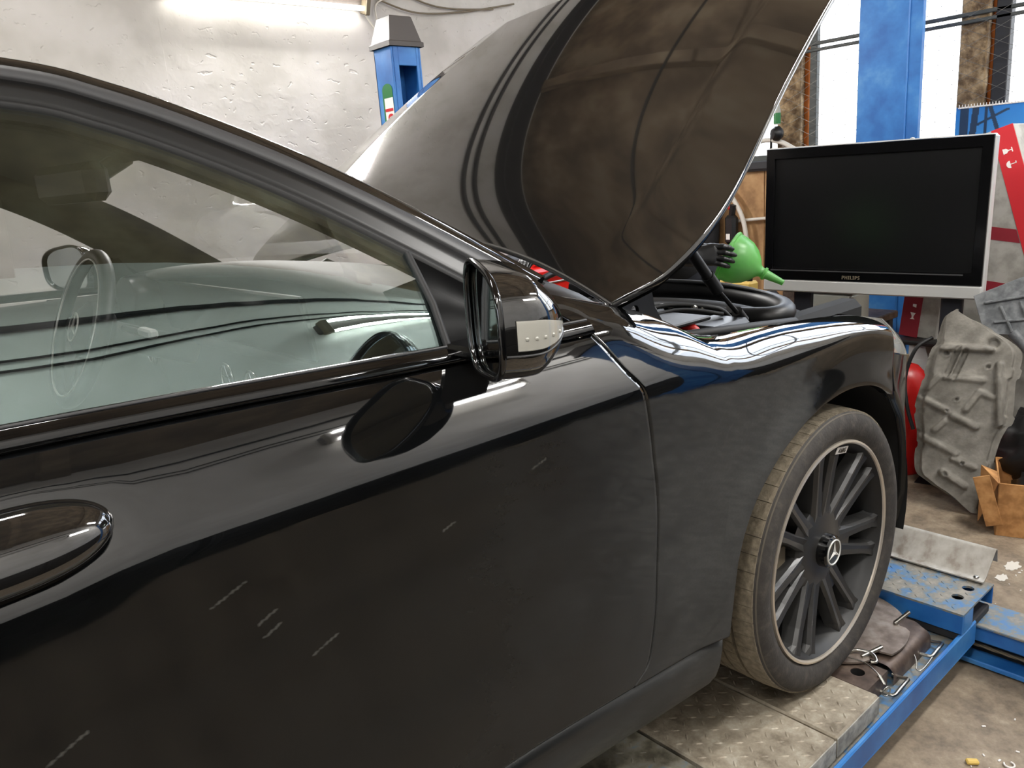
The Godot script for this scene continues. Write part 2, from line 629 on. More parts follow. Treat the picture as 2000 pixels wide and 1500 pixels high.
func plaster_relief() -> Texture2D:
	var n := 1024
	var im := Image.create(n, n, false, Image.FORMAT_L8)
	var a := FastNoiseLite.new()
	a.seed = 31
	a.frequency = 0.01
	a.fractal_octaves = 5
	var b := FastNoiseLite.new()
	b.seed = 32
	b.frequency = 0.045
	b.fractal_octaves = 2
	for j in n:
		for i in n:
			var v := 0.6 + 0.16 * a.get_noise_2d(i, j)
			var wx := 14.0 * a.get_noise_2d(j * 3.0, i * 3.0)
			var wy := 14.0 * a.get_noise_2d(i * 3.0 + 500.0, j * 3.0)
			var pit := b.get_noise_2d(i * 0.7 + wx, j * 1.5 + wy)
			if pit > 0.55:
				v -= minf(0.28, (pit - 0.55) * 2.0)
			v += 0.10 * maxf(0.0, b.get_noise_2d(i * 0.25 + wx * 0.5 + 900.0, j * 0.8 + wy))
			im.set_pixel(i, j, Color(v, v, v))
	return ImageTexture.create_from_image(im)


# ------------------------------------------------------------------ the room
const FY := -0.2          # workshop floor; the lift deck is y = 0
const XF := 3.3           # inside of the window wall
const ZB := -2.8          # inside of the white wall
const ZN := 2.75          # inside of the wall behind the camera
const XR := -6.5
const YC := 4.2


func room() -> void:
	var st := S()
	bx(st, XR - 0.3, XF + 0.3, FY - 0.2, FY, ZB - 0.3, ZN + 0.3, 0)
	struct("floor", st, M.concrete)
	st = S()
	bx(st, XR - 0.3, XF + 0.3, YC, YC + 0.2, ZB - 0.3, ZN + 0.3, 0)
	struct("ceiling", st, M.ceiling_board)
	st = S()
	bx(st, XR, XF + 0.3, FY, YC, ZB - 0.3, ZB, 0)
	struct("wall_back", st, M.plaster)
	st = S()
	bx(st, XR - 0.3, XR, 3.0, YC, ZB - 0.3, ZN + 0.3, 0)
	bx(st, XR - 0.3, XR, FY, 3.0, ZB - 0.3, -1.6, 0)
	bx(st, XR - 0.3, XR, FY, 3.0, 1.6, ZN + 0.3, 0)
	struct("wall_left", st, M.plaster)
	# window wall: sill, head and piers round one long opening
	st = S()
	bx(st, XF, XF + 0.3, FY, 1.24, ZB, ZN + 0.3, 0)
	bx(st, XF, XF + 0.3, 3.75, YC, ZB, ZN + 0.3, 0)
	bx(st, XF, XF + 0.3, 1.24, 3.75, ZB, -2.3, 0)
	bx(st, XF, XF + 0.3, 1.24, 3.75, 2.3, ZN + 0.3, 0)
	struct("wall_right", st, M.plaster)
	# white wall behind the camera
	st = S()
	bx(st, XR, XF, FY, YC, ZN, ZN + 0.3, 0)
	struct("wall_near", st, M.white_wall)
	# ceiling joists
	for x in [-5.0, -3.0, -1.0, 1.0, 2.6]:
		st = S()
		bx(st, x - 0.06, x + 0.06, YC - 0.16, YC, ZB, ZN, 0.004)
		struct("trim_%d" % (int(x) + 6), st, M.ceiling_board)
	# the bay's gate stands open: two plank leaves folded back outside
	var dr := struct_root("door_1", Vector3(XR - 0.3, FY, 0))
	for q in [-1, 1]:
		for i in 4:
			st = S()
			box(st, Vector3(XR - 0.50 - i * 0.395, 1.4, 1.62 * q), Vector3(0.385, 3.15, 0.05), 0.006)
			struct("plank", st, M.post_wood, dr)
	# pipe along the near wall and the cables slung below the ceiling
	st = S()
	tube(st, [Vector3(XR, 3.32, ZN - 0.03), Vector3(XF, 3.36, ZN - 0.03)], 0.022, 8)
	solo("conduit_pipe", st, M.dark_steel, "dark conduit pipe running high along the white wall behind the camera", "pipe")
	for q in [[3.10, 0.05, "upper thin black cable slung along the white wall behind the camera"], [3.03, 0.06, "lower thin black cable slung along the white wall behind the camera"]]:
		st = S()
		var cp := []
		for i in 29:
			cp.append(Vector3(lerpf(XR, XF, i / 28.0), q[0] - q[1] * absf(sin(i * 0.7)), ZN - 0.012))
		tube(st, cp, 0.008, 6)
		solo("slung_cable", st, M.rubber, q[2], "cable", "cables behind the camera")
	st = S()
	tube(st, crom([Vector3(-4, 4.15, -1.9), Vector3(-1.5, 3.93, -1.6), Vector3(0.2, 3.86, -1.35), Vector3(1.6, 4.0, -1.2), Vector3(3.2, 4.18, -1.1)], 8), 0.012, 6)
	solo("ceiling_cable", st, M.rubber, "black cable sagging below the ceiling boards above the bonnet", "cable")
	# dark beam along the head of the white wall, two pipes below it
	st = S()
	bx(st, XR, XF, 3.86, 4.06, ZB, ZB + 0.14, 0.006)
	struct("trim_9", st, M.dark_steel)
	for q in [[3.62, "upper dark pipe running the length of the white wall above the lamp"], [3.50, "lower dark pipe running the length of the white wall above the lamp"]]:
		st = S()
		tube(st, [Vector3(XR, q[0], ZB + 0.03), Vector3(XF, q[0], ZB + 0.03)], 0.02, 8)
		solo("wall_pipe", st, M.dark_steel, q[1], "pipe", "pipes on the white wall")
	# thin cables along the top of the white wall
	var ca := [[Vector3(1.24, 2.30, ZB + 0.03), Vector3(1.30, 2.22, ZB + 0.03), Vector3(1.34, 2.18, ZB + 0.04), Vector3(1.33, 2.35, ZB + 0.03), Vector3(1.5, 2.42, ZB + 0.02)], [Vector3(1.25, 2.42, ZB + 0.02), Vector3(1.6, 2.33, ZB + 0.03), Vector3(2.0, 2.36, ZB + 0.02), Vector3(2.5, 2.45, ZB + 0.02)], [Vector3(1.35, 2.50, ZB + 0.02), Vector3(1.8, 2.38, ZB + 0.02), Vector3(2.3, 2.40, ZB + 0.02)]]
	var lb := ["short pale cable hooked down beside the end of the wall lamp", "longer thin cable sagging on the white wall right of the lamp", "shorter thin cable sagging on the white wall behind the bonnet"]
	for i in 3:
		st = S()
		tube(st, crom(ca[i], 6), 0.006, 5)
		solo("wall_cable", st, M.white_hose if i == 0 else M.bracket, lb[i], "cable", "cables on the white wall")


func windows_front() -> void:
	var root := struct_root("window_1", Vector3(XF + 0.1, 1.24, 0))
	var st := S()
	bx(st, XF + 0.06, XF + 0.16, 1.24, 1.28, -2.3, 2.3)
	bx(st, XF + 0.06, XF + 0.16, 3.70, 3.75, -2.3, 2.3)
	struct("window_frame", st, M.window_steel, root)
	var zs := [-2.3, -1.6, -0.9, -0.2, 0.5, 1.2, 1.8, 2.3]
	for i in zs.size() - 1:
		for yy in [[1.28, 1.86], [1.90, 2.75], [2.79, 3.70]]:
			st = S()
			bx(st, XF + 0.105, XF + 0.111, yy[0], yy[1], zs[i] + 0.004, zs[i + 1] - 0.004, 0)
			struct("pane", st, M.clear_glass, root)
	# bars inside the opening
	for b in [[1.866, 1.884], [1.902, 1.922], [2.75, 2.79]]:
		st = S()
		bx(st, XF - 0.07, XF - 0.045, b[0], b[1], -2.3, 2.3, 0.003)
		struct("window_bar", st, M.window_steel, root)
	for b in [[-0.93, -0.885], [1.1, 1.15], [-1.75, -1.70]]:
		st = S()
		bx(st, XF - 0.06, XF - 0.02, 1.24, 3.75, b[0], b[1], 0.003)
		struct("mullion", st, M.window_steel, root)
	st = S()
	bx(st, XF - 0.07, XF - 0.01, 1.24, 3.75, 0.10, 0.172, 0.004)
	struct("steel_upright", st, M.dark_steel, root)
	for b in [[-1.155, -0.995], [-0.075, 0.06], [1.5, 1.64]]:
		st = S()
		bx(st, XF - 0.05, XF + 0.04, 1.24, 3.75, b[0], b[1], 0.006)
		struct("timber_post", st, M.post_wood, root)
		# expanding foam squeezed out along its right side
		st = S()
		var pts := []
		var rad := []
		for i in 40:
			pts.append(Vector3(XF + 0.01 + 0.012 * rng.randf(), 1.25 + i * 0.0635, b[1] + 0.008 + 0.008 * rng.randf()))
			rad.append(0.013 + 0.012 * rng.randf())
		tube(st, pts, rad, 6)
		struct("foam_seam", st, M.foam, root)
	st = S()
	bx(st, XF - 0.09, XF + 0.0, 1.19, 1.245, -2.3, 2.3, 0.006)
	struct("sill_rail", st, M.dark_steel, root)
	# diamond wire guard: each wire zigzags downwards and hooks its neighbours
	st = S()
	var pit := 0.074
	var n := int(3.3 / pit)
	for i in n:
		var z0 := -1.75 + i * pit
		var pts := []
		for j in 64:
			var y := 1.27 + j * pit * 0.5
			pts.append(Vector3(XF - 0.10 + (0.004 if j % 2 == 0 else -0.004), y, z0 + (pit * 0.51 if ((j + i) % 2 == 0) else -pit * 0.51)))
		# three-sided wire
		for s in 3:
			var a0 := TAU * s / 3.0
			var a1 := TAU * (s + 1) / 3.0
			for j in pts.size() - 1:
				var o0 := Vector3(cos(a0), 0, sin(a0)) * 0.0026
				var o1 := Vector3(cos(a1), 0, sin(a1)) * 0.0026
				quad(st, pts[j] + o0, pts[j] + o1, pts[j + 1] + o1, pts[j + 1] + o0)
	var wire := solo("wire_mesh_guard", st, M.wire, "diamond wire mesh guard across the bright windows behind the television", "wire mesh")
	wire.set_meta("kind", "stuff")


# a two-tube fluorescent batten; down is the way it shines
func batten(at: Vector3, length: float, along: Vector3, down: Vector3, label: String, power: float, gap := 0.055) -> void:
	var t := thing("fluorescent_lamp", label, "lamp", at, "fluorescent lamps")
	var side := along.cross(down).normalized()
	var bs := Basis(along, -down, along.cross(-down))
	var st := S()
	box(st, at - down * 0.03, Vector3(length + 0.06, 0.05, 0.11), 0.006, bs)
	obj("lamp_body", st, M.post_cap if down.y > -0.5 else M.print_white, t)
	for s in [-1, 1]:
		st = S()
		tube(st, [at + side * gap * s - along * (length * 0.5 - 0.02) + down * 0.025, at + side * gap * s + along * (length * 0.5 - 0.02) + down * 0.025], 0.014, 10)
		obj("lamp_tube", st, M.tube_glow, t)
		st = S()
		box(st, at + along * s * (length * 0.5 + 0.005) + down * 0.012, Vector3(0.035, 0.07, 0.15), 0.005, bs)
		obj("tube_holder", st, M.bracket, t)
	for s in [-1, 1]:
		var al := AreaLight3D.new()
		al.name = "lamp_light"
		al.area_size = Vector2(length - 0.06, 0.028)
		al.light_energy = power * 0.5
		al.light_color = Color(1.0, 0.99, 0.975)
		al.shadow_enabled = true
		al.area_range = 14.0
		al.area_attenuation = 2.0
		t.add_child(al, true)
		al.transform = Transform3D(Basis(along, side, -down), side * gap * s + down * 0.042)


func lamps() -> void:
	batten(Vector3(0.63, 2.36, ZB + 0.06), 1.2, Vector3.RIGHT, Vector3(0, -0.35, 0.94).normalized(), "fluorescent lamp fixed low on the white wall left of the blue post", 3.8, 0.04)
	batten(Vector3(0.60, 2.80, ZN - 0.06), 1.2, Vector3.RIGHT, Vector3(0, -0.35, -0.94).normalized(), "fluorescent lamp fixed to the white wall behind the camera", 2.2, 0.06)
	var lb := ["on the camera's side, nearest the gate", "on the camera's side, above the car door", "on the camera's side, nearest the windows", "on the lamp-wall side, nearest the gate", "on the lamp-wall side, above the cabin"]
	var at := [Vector3(-4.0, 3.7, 1.5), Vector3(-2.7, 3.7, 2.1), Vector3(1.9, 3.7, 2.1), Vector3(-4.0, 3.7, -0.8), Vector3(-1.5, 3.7, -0.7)]
	for i in at.size():
		batten(at[i], 1.2, Vector3.RIGHT, Vector3.DOWN, "fluorescent lamp hung from the ceiling " + lb[i], [2.6, 4.0, 4.2, 2.4, 2.4][i])
		for s in [-0.45, 0.45]:
			var st := S()
			tube(st, [at[i] + Vector3(s, 0.05, 0), Vector3(at[i].x + s, YC, at[i].z)], 0.004, 5)
			solo("hanger_wire", st, M.wire, "thin wire holding the ceiling lamp " + lb[i] + (", windows end" if s > 0 else ", gate end"), "wire", "lamp hanger wires")


# ------------------------------------------------------------------ the lift
func diamonds(st: SurfaceTool, x0: float, x1: float, z0: float, z1: float, y: float, pitch := 0.03, ln := 0.013, skip: Array = []) -> void:
	var k := 0
	var x := x0 + pitch * 0.6
	while x < x1 - pitch * 0.4:
		var j := 0
		var z := z0 + pitch * 0.6
		while z < z1 - pitch * 0.4:
			var a := PI / 4 if (k + j) % 2 == 0 else -PI / 4
			var d := Vector3(cos(a), 0, sin(a))
			var e := Vector3(-d.z, 0, d.x)
			var c := Vector3(x, y, z)
			var ok := true
			for h in skip:
				if Vector2(x - h[0], z - h[1]).length() < h[2]:
					ok = false
			if ok:
				var top := c + Vector3(0, 0.0018, 0)
				var pts := [c + d * ln, c + d * ln * 0.45 + e * ln * 0.27, c - d * ln * 0.45 + e * ln * 0.27, c - d * ln, c - d * ln * 0.45 - e * ln * 0.27, c + d * ln * 0.45 - e * ln * 0.27]
				for i in 6:
					face(st, [pts[i], pts[(i + 1) % 6], top + (pts[(i + 1) % 6] - c) * 0.35, top + (pts[i] - c) * 0.35], Vector3.UP)
				face(st, pts.map(func(q): return top + (q - c) * 0.35), Vector3.UP)
			j += 1
			z += pitch
		k += 1
		x += pitch


func runway(s: int) -> void:
	# s = 1: the runway under the car's right wheels; -1: the far one
	var lb := "blue lift runway with worn checker plates under the near front wheel" if s == 1 else "blue lift runway on the far side, under the car"
	var t := thing("lift_runway", lb, "car lift", Vector3(-1.5, FY, 0.75 * s), "lift runways")
	var zi := 0.48
	var zo := 1.046
	var st := S()
	bx(st, -4.4, -0.46, -0.14, -0.006, zi * s, (zo - 0.012) * s, 0.004)
	bx(st, -0.46, 0.56, -0.14, -0.062, zi * s, (zo - 0.012) * s, 0.003)
	obj("runway_beam", st, M.worn_blue, t)
	st = S()
	bx(st, -4.4, 0.555, -0.098, -0.034, (zo - 0.004) * s, (zo + 0.008) * s, 0.003)
	bx(st, -4.4, 0.555, -0.104, -0.094, (zo - 0.02) * s, (zo + 0.008) * s, 0.003)
	obj("side_rail", st, M.lift_blue, t)
	st = S()
	bx(st, -4.4, 0.555, -0.098, -0.034, (zi - 0.012) * s, zi * s, 0.003)
	obj("side_rail", st, M.lift_blue, t)
	st = S()
	diamonds(st, -1.1, -0.46, minf(0.62 * s, 1.02 * s), maxf(0.62 * s, 1.02 * s), -0.006, 0.034, 0.013)
	bx(st, -4.4, -0.458, -0.0062, -0.0055, zi * s, 1.022 * s, 0)
	obj("deck_plate", st, M.deck_worn, t)
	# two loose cover plates with folded outer edges
	for q in [[-0.45, -0.187], [-0.182, 0.021]]:
		st = S()
		bx(st, q[0], q[1], -0.05, 0.0, zi * s + 0.01 * s, 1.0245 * s, 0.004)
		diamonds(st, q[0], q[1], minf(0.52 * s, 1.02 * s), maxf(0.52 * s, 1.02 * s), -0.0002, 0.031, 0.0125)
		var pl := obj("cover_plate", st, M.deck_steel, t)
		st = S()
		bx(st, q[0] + 0.001, q[1] - 0.001, -0.05, -0.0035, 1.0245 * s, 1.0275 * s, 0.001)
		obj("folded_edge", st, M.deck_side, pl)
	# cross plate ahead of the turn plate recess, with two holes and a checker pattern
	st = S()
	var holes := [circle(Vector2(0.60, 1.012 * s), 0.0155, 18), circle(Vector2(0.535, 1.008 * s), 0.0155, 18)]
	extrude(st, [Vector2(0.447, zi * s), Vector2(0.668, zi * s), Vector2(0.668, 1.055 * s), Vector2(0.447, 1.055 * s)], Transform3D(Basis(Vector3(1, 0, 0), Vector3(0, 0, 1), Vector3(0, -1, 0)), Vector3(0, 0.03, 0)), 0.006, 0, holes)
	diamonds(st, 0.455, 0.66, minf(0.55 * s, 1.04 * s), maxf(0.55 * s, 1.04 * s), 0.0298, 0.024, 0.0105, [[0.60, 1.012 * s, 0.03], [0.535, 1.008 * s, 0.03]])
	var cp := obj("cross_plate", st, M.worn_blue, t)
	st = S()
	bx(st, 0.447, 0.453, -0.03, 0.026, zi * s, 1.055 * s, 0.002)
	bx(st, 0.662, 0.668, -0.03, 0.026, zi * s, 1.055 * s, 0.002)
	bx(st, 0.453, 0.52, -0.03, 0.026, 1.045 * s, 1.0549 * s, 0.002)
	obj("plate_flange", st, M.lift_blue, cp)
	st = S()
	bx(st, 0.453, 0.662, -0.055, -0.032, zi * s, 1.05 * s, 0.003)
	obj("cross_plate_base", st, M.dark_steel, t)
	# bent sheet wheel stop standing on the cross plate
	st = S()
	var sec := [Vector2(0.640, 0.036), Vector2(0.650, 0.034), Vector2(0.665, 0.040), Vector2(0.725, 0.096), Vector2(0.735, 0.103), Vector2(0.744, 0.099), Vector2(0.752, 0.060)]
	var rows := []
	for up in [0.0, 0.004]:
		for zz in [zi, 0.76, 0.90, 1.035]:
			var row := PackedVector3Array()
			for q in sec:
				row.append(Vector3(q.x, q.y + up, zz * s))
			rows.append(row)
	grid(st, rows.slice(0, 4))
	grid(st, rows.slice(4, 8), true)
	for e in [0, 3]:
		for i in sec.size() - 1:
			face(st, [rows[e][i], rows[e][i + 1], rows[e + 4][i + 1], rows[e + 4][i]], Vector3(0, 0, s if e == 3 else -s))
	for i in 3:
		face(st, [rows[i][0], rows[i + 1][0], rows[i + 5][0], rows[i + 4][0]], Vector3(-1, 0, 0))
	var stop := obj("wheel_stop", st, M.galvanised, t)
	st = S()
	lathe(st, [Vector2(0.0, 0.004), Vector2(0.006, 0.003), Vector2(0.008, 0.0)], Transform3D(Basis.IDENTITY, Vector3(0.660, 0.042, 1.012 * s)), 12)
	obj("rivet", st, M.bright_metal, stop)


func lift() -> void:
	runway(1)
	runway(-1)
	turn_plate()
	# cross beams
	for q in [[0.55, "front blue lift beam reaching out to the right past the runway end"], [-4.6, "rear blue lift beam under the car's tail"]]:
		var t := thing("lift_crossbeam", q[1], "beam", Vector3(q[0], FY, 0))
		var st := S()
		var x0: float = q[0] + 0.035
		bx(st, x0, x0 + 0.12, -0.115, -0.065, -1.56, 1.56, 0.004)
		obj("beam_box", st, M.lift_blue, t)
		st = S()
		bx(st, x0 - 0.012, x0 + 0.132, -0.066, -0.058, -1.55, 1.55, 0.002)
		obj("beam_top", st, M.worn_blue, t)
		st = S()
		bx(st, x0, x0 + 0.12, -0.192, -0.176, -1.56, 1.56, 0.003)
		obj("beam_foot", st, M.lift_blue, t)
		st = S()
		bx(st, x0 + 0.06, x0 + 0.11, -0.177, -0.112, -1.56, 1.56, 0)
		obj("beam_web", st, M.dark_hollow, t)
		# laid steel rope in the slot
		st = S()
		for k in 3:
			var pts := []
			for i in 160:
				var z := -1.55 + i * 0.0195
				var a := TAU * k / 3.0 + i * 0.9
				pts.append(Vector3(x0 + 0.03 + 0.0028 * cos(a), -0.142 + 0.0028 * sin(a), z))
			tube(st, pts, 0.0034, 5)
		obj("steel_rope", st, M.bracket, t)
	# posts: three of the four corners stand where the bay could show them
	post(Vector3(0.69, FY, -1.66), 1.885, true, "blue lift post with dark cap and lettered green sticker by white wall")
	post(Vector3(0.645, FY, 1.72), 2.02, false, "blue lift post on the near side, right of the frame")
	post(Vector3(-4.46, FY, -1.66), 2.02, false, "blue lift post behind the car on the white wall side")
	post(Vector3(-4.46, FY, 1.72), 2.02, false, "blue lift post behind the car on the near side")
	# a tall post of the neighbouring hoist behind the television
	var t := thing("hoist_post", "tall blue hoist post standing between the television and the windows", "post", Vector3(2.9, FY, -0.3))
	var st := S()
	bx(st, 2.86, 2.90, FY, 3.6, -0.445, -0.18, 0.006)
	bx(st, 2.90, 3.06, FY, 3.6, -0.445, -0.425, 0.004)
	bx(st, 2.90, 3.06, FY, 3.6, -0.20, -0.18, 0.004)
	obj("post_column", st, M.lift_blue, t)
	st = S()
	bx(st, 2.87, 2.875, FY, 3.6, -0.18, -0.118, 0.001)
	obj("post_flange", st, M.lift_blue, t)
	st = S()
	bx(st, 2.80, 3.10, FY, FY + 0.02, -0.55, -0.05, 0.004)
	obj("base_plate", st, M.lift_blue, t)


func post(at: Vector3, top: float, sticker: bool, label: String) -> void:
	var t := thing("lift_post", label, "post", at, "lift posts")
	var st := S()
	var h := 0.085
	var d := 0.075
	var x := at.x
	var z := at.z
	# far and side walls, and the front wall round a window cut near the top
	bx(st, x - h, x - h + 0.012, FY, top, z - d, z + d, 0.004)
	bx(st, x + h - 0.012, x + h, FY, top, z - d, z + d, 0.004)
	bx(st, x - h, x + h, FY, top, z - d, z - d + 0.012, 0.004)
	var f := 0.022
	bx(st, x - h + 0.012, x - h + 0.04, FY, top, z + d - 0.012, z + d, 0.002)
	bx(st, x + h - 0.028, x + h - 0.012, FY, top, z + d - 0.012, z + d, 0.002)
	bx(st, x - h + 0.04, x + h - 0.028, top - 0.085, top, z + d - 0.012, z + d, 0.002)
	bx(st, x - h + 0.04, x + h - 0.028, FY, top - 0.62, z + d - 0.012, z + d, 0.002)
	obj("post_column", st, M.lift_blue, t)
	# dark pyramid cap with a flat top and a skirt
	st = S()
	var rows := []
	for q in [[0.098, 0.0], [0.098, 0.02], [0.090, 0.025], [0.062, 0.135], [0.058, 0.139], [0.0, 0.139]]:
		var row := PackedVector3Array()
		var k: float = q[0]
		for c in [[-1, -1], [-1, 1], [1, 1], [1, -1], [-1, -1]]:
			row.append(Vector3(x + c[0] * k, top + q[1], z + c[1] * k * 0.9))
		rows.append(row)
	grid(st, rows, false, false)
	obj("post_cap", st, M.post_cap, t)
	st = S()
	tube(st, [Vector3(x - 0.03, top - 0.62, z), Vector3(x - 0.03, top - 0.05, z)], 0.008, 8)
	obj("safety_rod", st, M.bright_metal, t)
	st = S()
	box(st, Vector3(x, FY + 0.01, z), Vector3(0.3, 0.02, 0.17), 0.004)
	obj("base_plate", st, M.lift_blue, t)
	if sticker:
		# a tall green sticker on the face towards the car's tail, word set upright along it
		st = S()
		var xf := Transform3D(Basis(Vector3(0, 0, 1), Vector3(0, 1, 0), Vector3(-1, 0, 0)), Vector3(x - h - 0.0006, 0, z + 0.012))
		var poly := []
		for i in 13:
			var a := PI * i / 12.0
			poly.append(Vector2(0.043 * cos(a), top - 0.19 + 0.03 * sin(a)))
		poly.append(Vector2(-0.043, top - 0.95))
		poly.append(Vector2(0.043, top - 0.95))
		extrude(st, poly, xf, 0.0012)
		var sk := obj("sticker", st, M.sticker_green, t)
		st = S()
		extrude(st, [Vector2(-0.030, top - 0.225), Vector2(0.043, top - 0.225), Vector2(0.043, top - 0.78), Vector2(-0.027, top - 0.78)], Transform3D(xf.basis, xf.origin + Vector3(-0.0012, 0, 0)), 0.0006)
		obj("white_panel", st, M.print_white, sk)
		lettering("lettering", "Castrol", 0.062, 0.0012, Transform3D(Basis(Vector3(0, 1, 0), Vector3(0, 0, -1), Vector3(-1, 0, 0)), Vector3(x - h - 0.0028, top - 0.415, z + 0.02)), M.sticker_red, sk)


func turn_plate() -> void:
	var t := thing("turn_plate", "brown steel turntable plate with pins and wire handles ahead of the tyre", "turntable", Vector3(0.24, -0.06, 0.85))
	var st := S()
	# base: a folded plate with a rounded outer edge and clipped corners
	var sec := []
	for i in 7:
		var a := PI / 2 * i / 6.0
		sec.append(Vector2(0.975 + 0.025 * sin(a), -0.035 + 0.025 * cos(a)))
	var rows := []
	for x in [0.16, 0.20, 0.30, 0.385, 0.405]:
		var cut: float = 0.0 if x < 0.39 else 0.03
		var row := PackedVector3Array()
		row.append(Vector3(x, -0.012, 0.50))
		row.append(Vector3(x, -0.010, 0.96 - cut))
		for q in sec:
			row.append(Vector3(x, q.y, q.x - cut))
		row.append(Vector3(x, -0.060, 1.0 - cut))
		rows.append(row)
	grid(st, rows)
	bx(st, 0.397, 0.405, -0.06, -0.014, 0.50, 0.965, 0.002)
	obj("base_plate", st, M.brown_steel, t)
	# the block with a bolt hole between cover plate and turntable
	st = S()
	extrude(st, [Vector2(0.027, 0.62), Vector2(0.135, 0.62), Vector2(0.135, 0.995), Vector2(0.027, 0.995)], Transform3D(Basis(Vector3(1, 0, 0), Vector3(0, 0, 1), Vector3(0, -1, 0)), Vector3(0, -0.006, 0)), 0.05, 0, [circle(Vector2(0.082, 0.945), 0.017, 18)])
	obj("hole_block", st, M.brown_steel, t)
	st = S()
	lathe(st, [Vector2(0.0, -0.04), Vector2(0.0165, -0.04), Vector2(0.0165, -0.008)], Transform3D(Basis.IDENTITY, Vector3(0.082, 0, 0.945)), 18)
	obj("hole_wall", st, M.dark_hollow, t)
	# upper disc: round, with two notches for the pins
	st = S()
	var poly := []
	for i in 49:
		var a := -PI * 0.62 + PI * 1.24 * i / 48.0
		var r := 0.205
		for nb in [-0.62, 0.42]:
			var dd: float = absf(a - nb)
			if dd < 0.17:
				r -= 0.035 * (1.0 - smoothstep(0.06, 0.17, dd))
		poly.append(Vector2(0.245 + r * sin(a) * -1.0, 0.78 + r * cos(a)))
	poly.append(Vector2(0.10, 0.55))
	poly.append(Vector2(0.39, 0.55))
	poly.reverse()
	extrude(st, poly, Transform3D(Basis(Vector3(1, 0, 0), Vector3(0, 0, 1), Vector3(0, -1, 0)), Vector3(0, 0.003, 0)), 0.005)
	obj("turn_disc", st, M.turn_steel, t)
	# locking pins on cable lanyards
	for q in [[Vector3(0.335, 0.004, 0.925), Vector3(0.375, 0.030, 0.945)], [Vector3(0.135, 0.004, 0.93), Vector3(0.19, 0.016, 0.955)]]:
		st = S()
		tube(st, [q[0], q[1]], 0.0055, 8)
		obj("locking_pin", st, M.bright_metal, t)
	st = S()
	tube(st, crom([Vector3(0.34, 0.0, 0.93), Vector3(0.325, -0.012, 0.955), Vector3(0.275, -0.035, 1.005), Vector3(0.245, -0.045, 1.02), Vector3(0.25, -0.045, 1.032), Vector3(0.31, -0.045, 1.03), Vector3(0.37, -0.045, 1.022)], 8), 0.0017, 6)
	tube(st, [Vector3(0.338, 0.0, 0.932), Vector3(0.318, -0.014, 0.958)], 0.0045, 7)
	obj("lanyard", st, M.bright_metal, t)
	st = S()
	tube(st, crom([Vector3(0.11, 0.002, 0.90), Vector3(0.115, 0.004, 0.945), Vector3(0.10, 0.0, 0.985), Vector3(0.095, -0.02, 1.008)], 8), 0.0017, 6)
	tube(st, [Vector3(0.098, -0.003, 0.99), Vector3(0.094, -0.018, 1.006)], 0.0045, 7)
	var ring := []
	for i in 16:
		ring.append(Vector3(0.093 + 0.012 * cos(TAU * i / 16), -0.035 + 0.012 * sin(TAU * i / 16), 1.012 + 0.004 * cos(TAU * i / 16)))
	tube(st, ring, 0.0014, 5, true)
	obj("lanyard", st, M.bright_metal, t)
	# hook lying in the notch
	st = S()
	tube(st, crom([Vector3(0.12, 0.004, 0.895), Vector3(0.145, 0.010, 0.91), Vector3(0.155, 0.010, 0.945), Vector3(0.14, 0.004, 0.965), Vector3(0.13, 0.002, 0.955)], 6), 0.0045, 7)
	obj("hook", st, M.bright_metal, t)
	# two wire handles lying out over the rail tray
	for x in [0.10, 0.32]:
		st = S()
		var w := 0.085 if x < 0.2 else 0.075
		tube(st, crom([Vector3(x, -0.045, 0.985), Vector3(x, -0.047, 1.0), Vector3(x + 0.002, -0.045, 1.024)], 3) + crom([Vector3(x + 0.006, -0.043, 1.028), Vector3(x + w - 0.006, -0.038, 1.028)], 2) + crom([Vector3(x + w - 0.002, -0.040, 1.024), Vector3(x + w, -0.047, 1.0), Vector3(x + w, -0.045, 0.985)], 3), 0.0045, 8)
		obj("wire_handle", st, M.bright_metal, t)


# ------------------------------------------------------------------ the car's outside
const SY := [0.15, 0.20, 0.27, 0.34, 0.45, 0.60, 0.75, 0.83, 0.868, 0.885, 0.895, 0.905, 0.92, 0.94, 0.96, 0.98, 1.0, 1.02, 1.06]
const SZ := [0.84, 0.87, 0.905, 0.917, 0.9185, 0.913, 0.919, 0.928, 0.9335, 0.936, 0.935, 0.932, 0.924, 0.912, 0.8995, 0.8855, 0.868, 0.847, 0.80]
const HOOD := [-0.5706, 0.9911, 37.5273, 0.083, 0.0678, 0.0456, 0.1712, -0.0149]
const HOODW := [0.7718, 0.8493, 0.8735, 0.8269, 0.746]
var seam := [Vector2(-0.60, 0.70), Vector2(-0.555, 0.708), Vector2(-0.515, 0.727), Vector2(-0.47, 0.762), Vector2(-0.41, 0.80), Vector2(-0.326, 0.825), Vector2(-0.17, 0.842), Vector2(0.066, 0.836), Vector2(0.25, 0.818), Vector2(0.45, 0.78), Vector2(0.62, 0.70)]


func plan(x: float) -> float:
	var t := clampf((x - 0.1) / 0.79, 0.0, 1.0)
	var k := pow(1.0 - pow(t, 2.6), 1.0 / 2.6)
	if x < -3.0:
		k *= 1.0 - 0.35 * pow((-3.0 - x) / 0.85, 3.0)
	return k


func flank(x: float, y: float) -> float:
	return interp(SY, SZ, y) * plan(x)


func seam_z(x: float) -> float:
	var xs := []
	var zs := []
	for q in seam:
		xs.append(q.x)
		zs.append(q.y)
	return interp(xs, zs, x)


func seam_y(x: float) -> float:
	return interp([-0.70, -0.60, -0.515, -0.44, -0.36, -0.25, -0.17, 0.066, 0.25, 0.45, 0.62], [1.04, 1.012, 0.985, 0.938, 0.912, 0.905, 0.901, 0.879, 0.852, 0.80, 0.74], x)


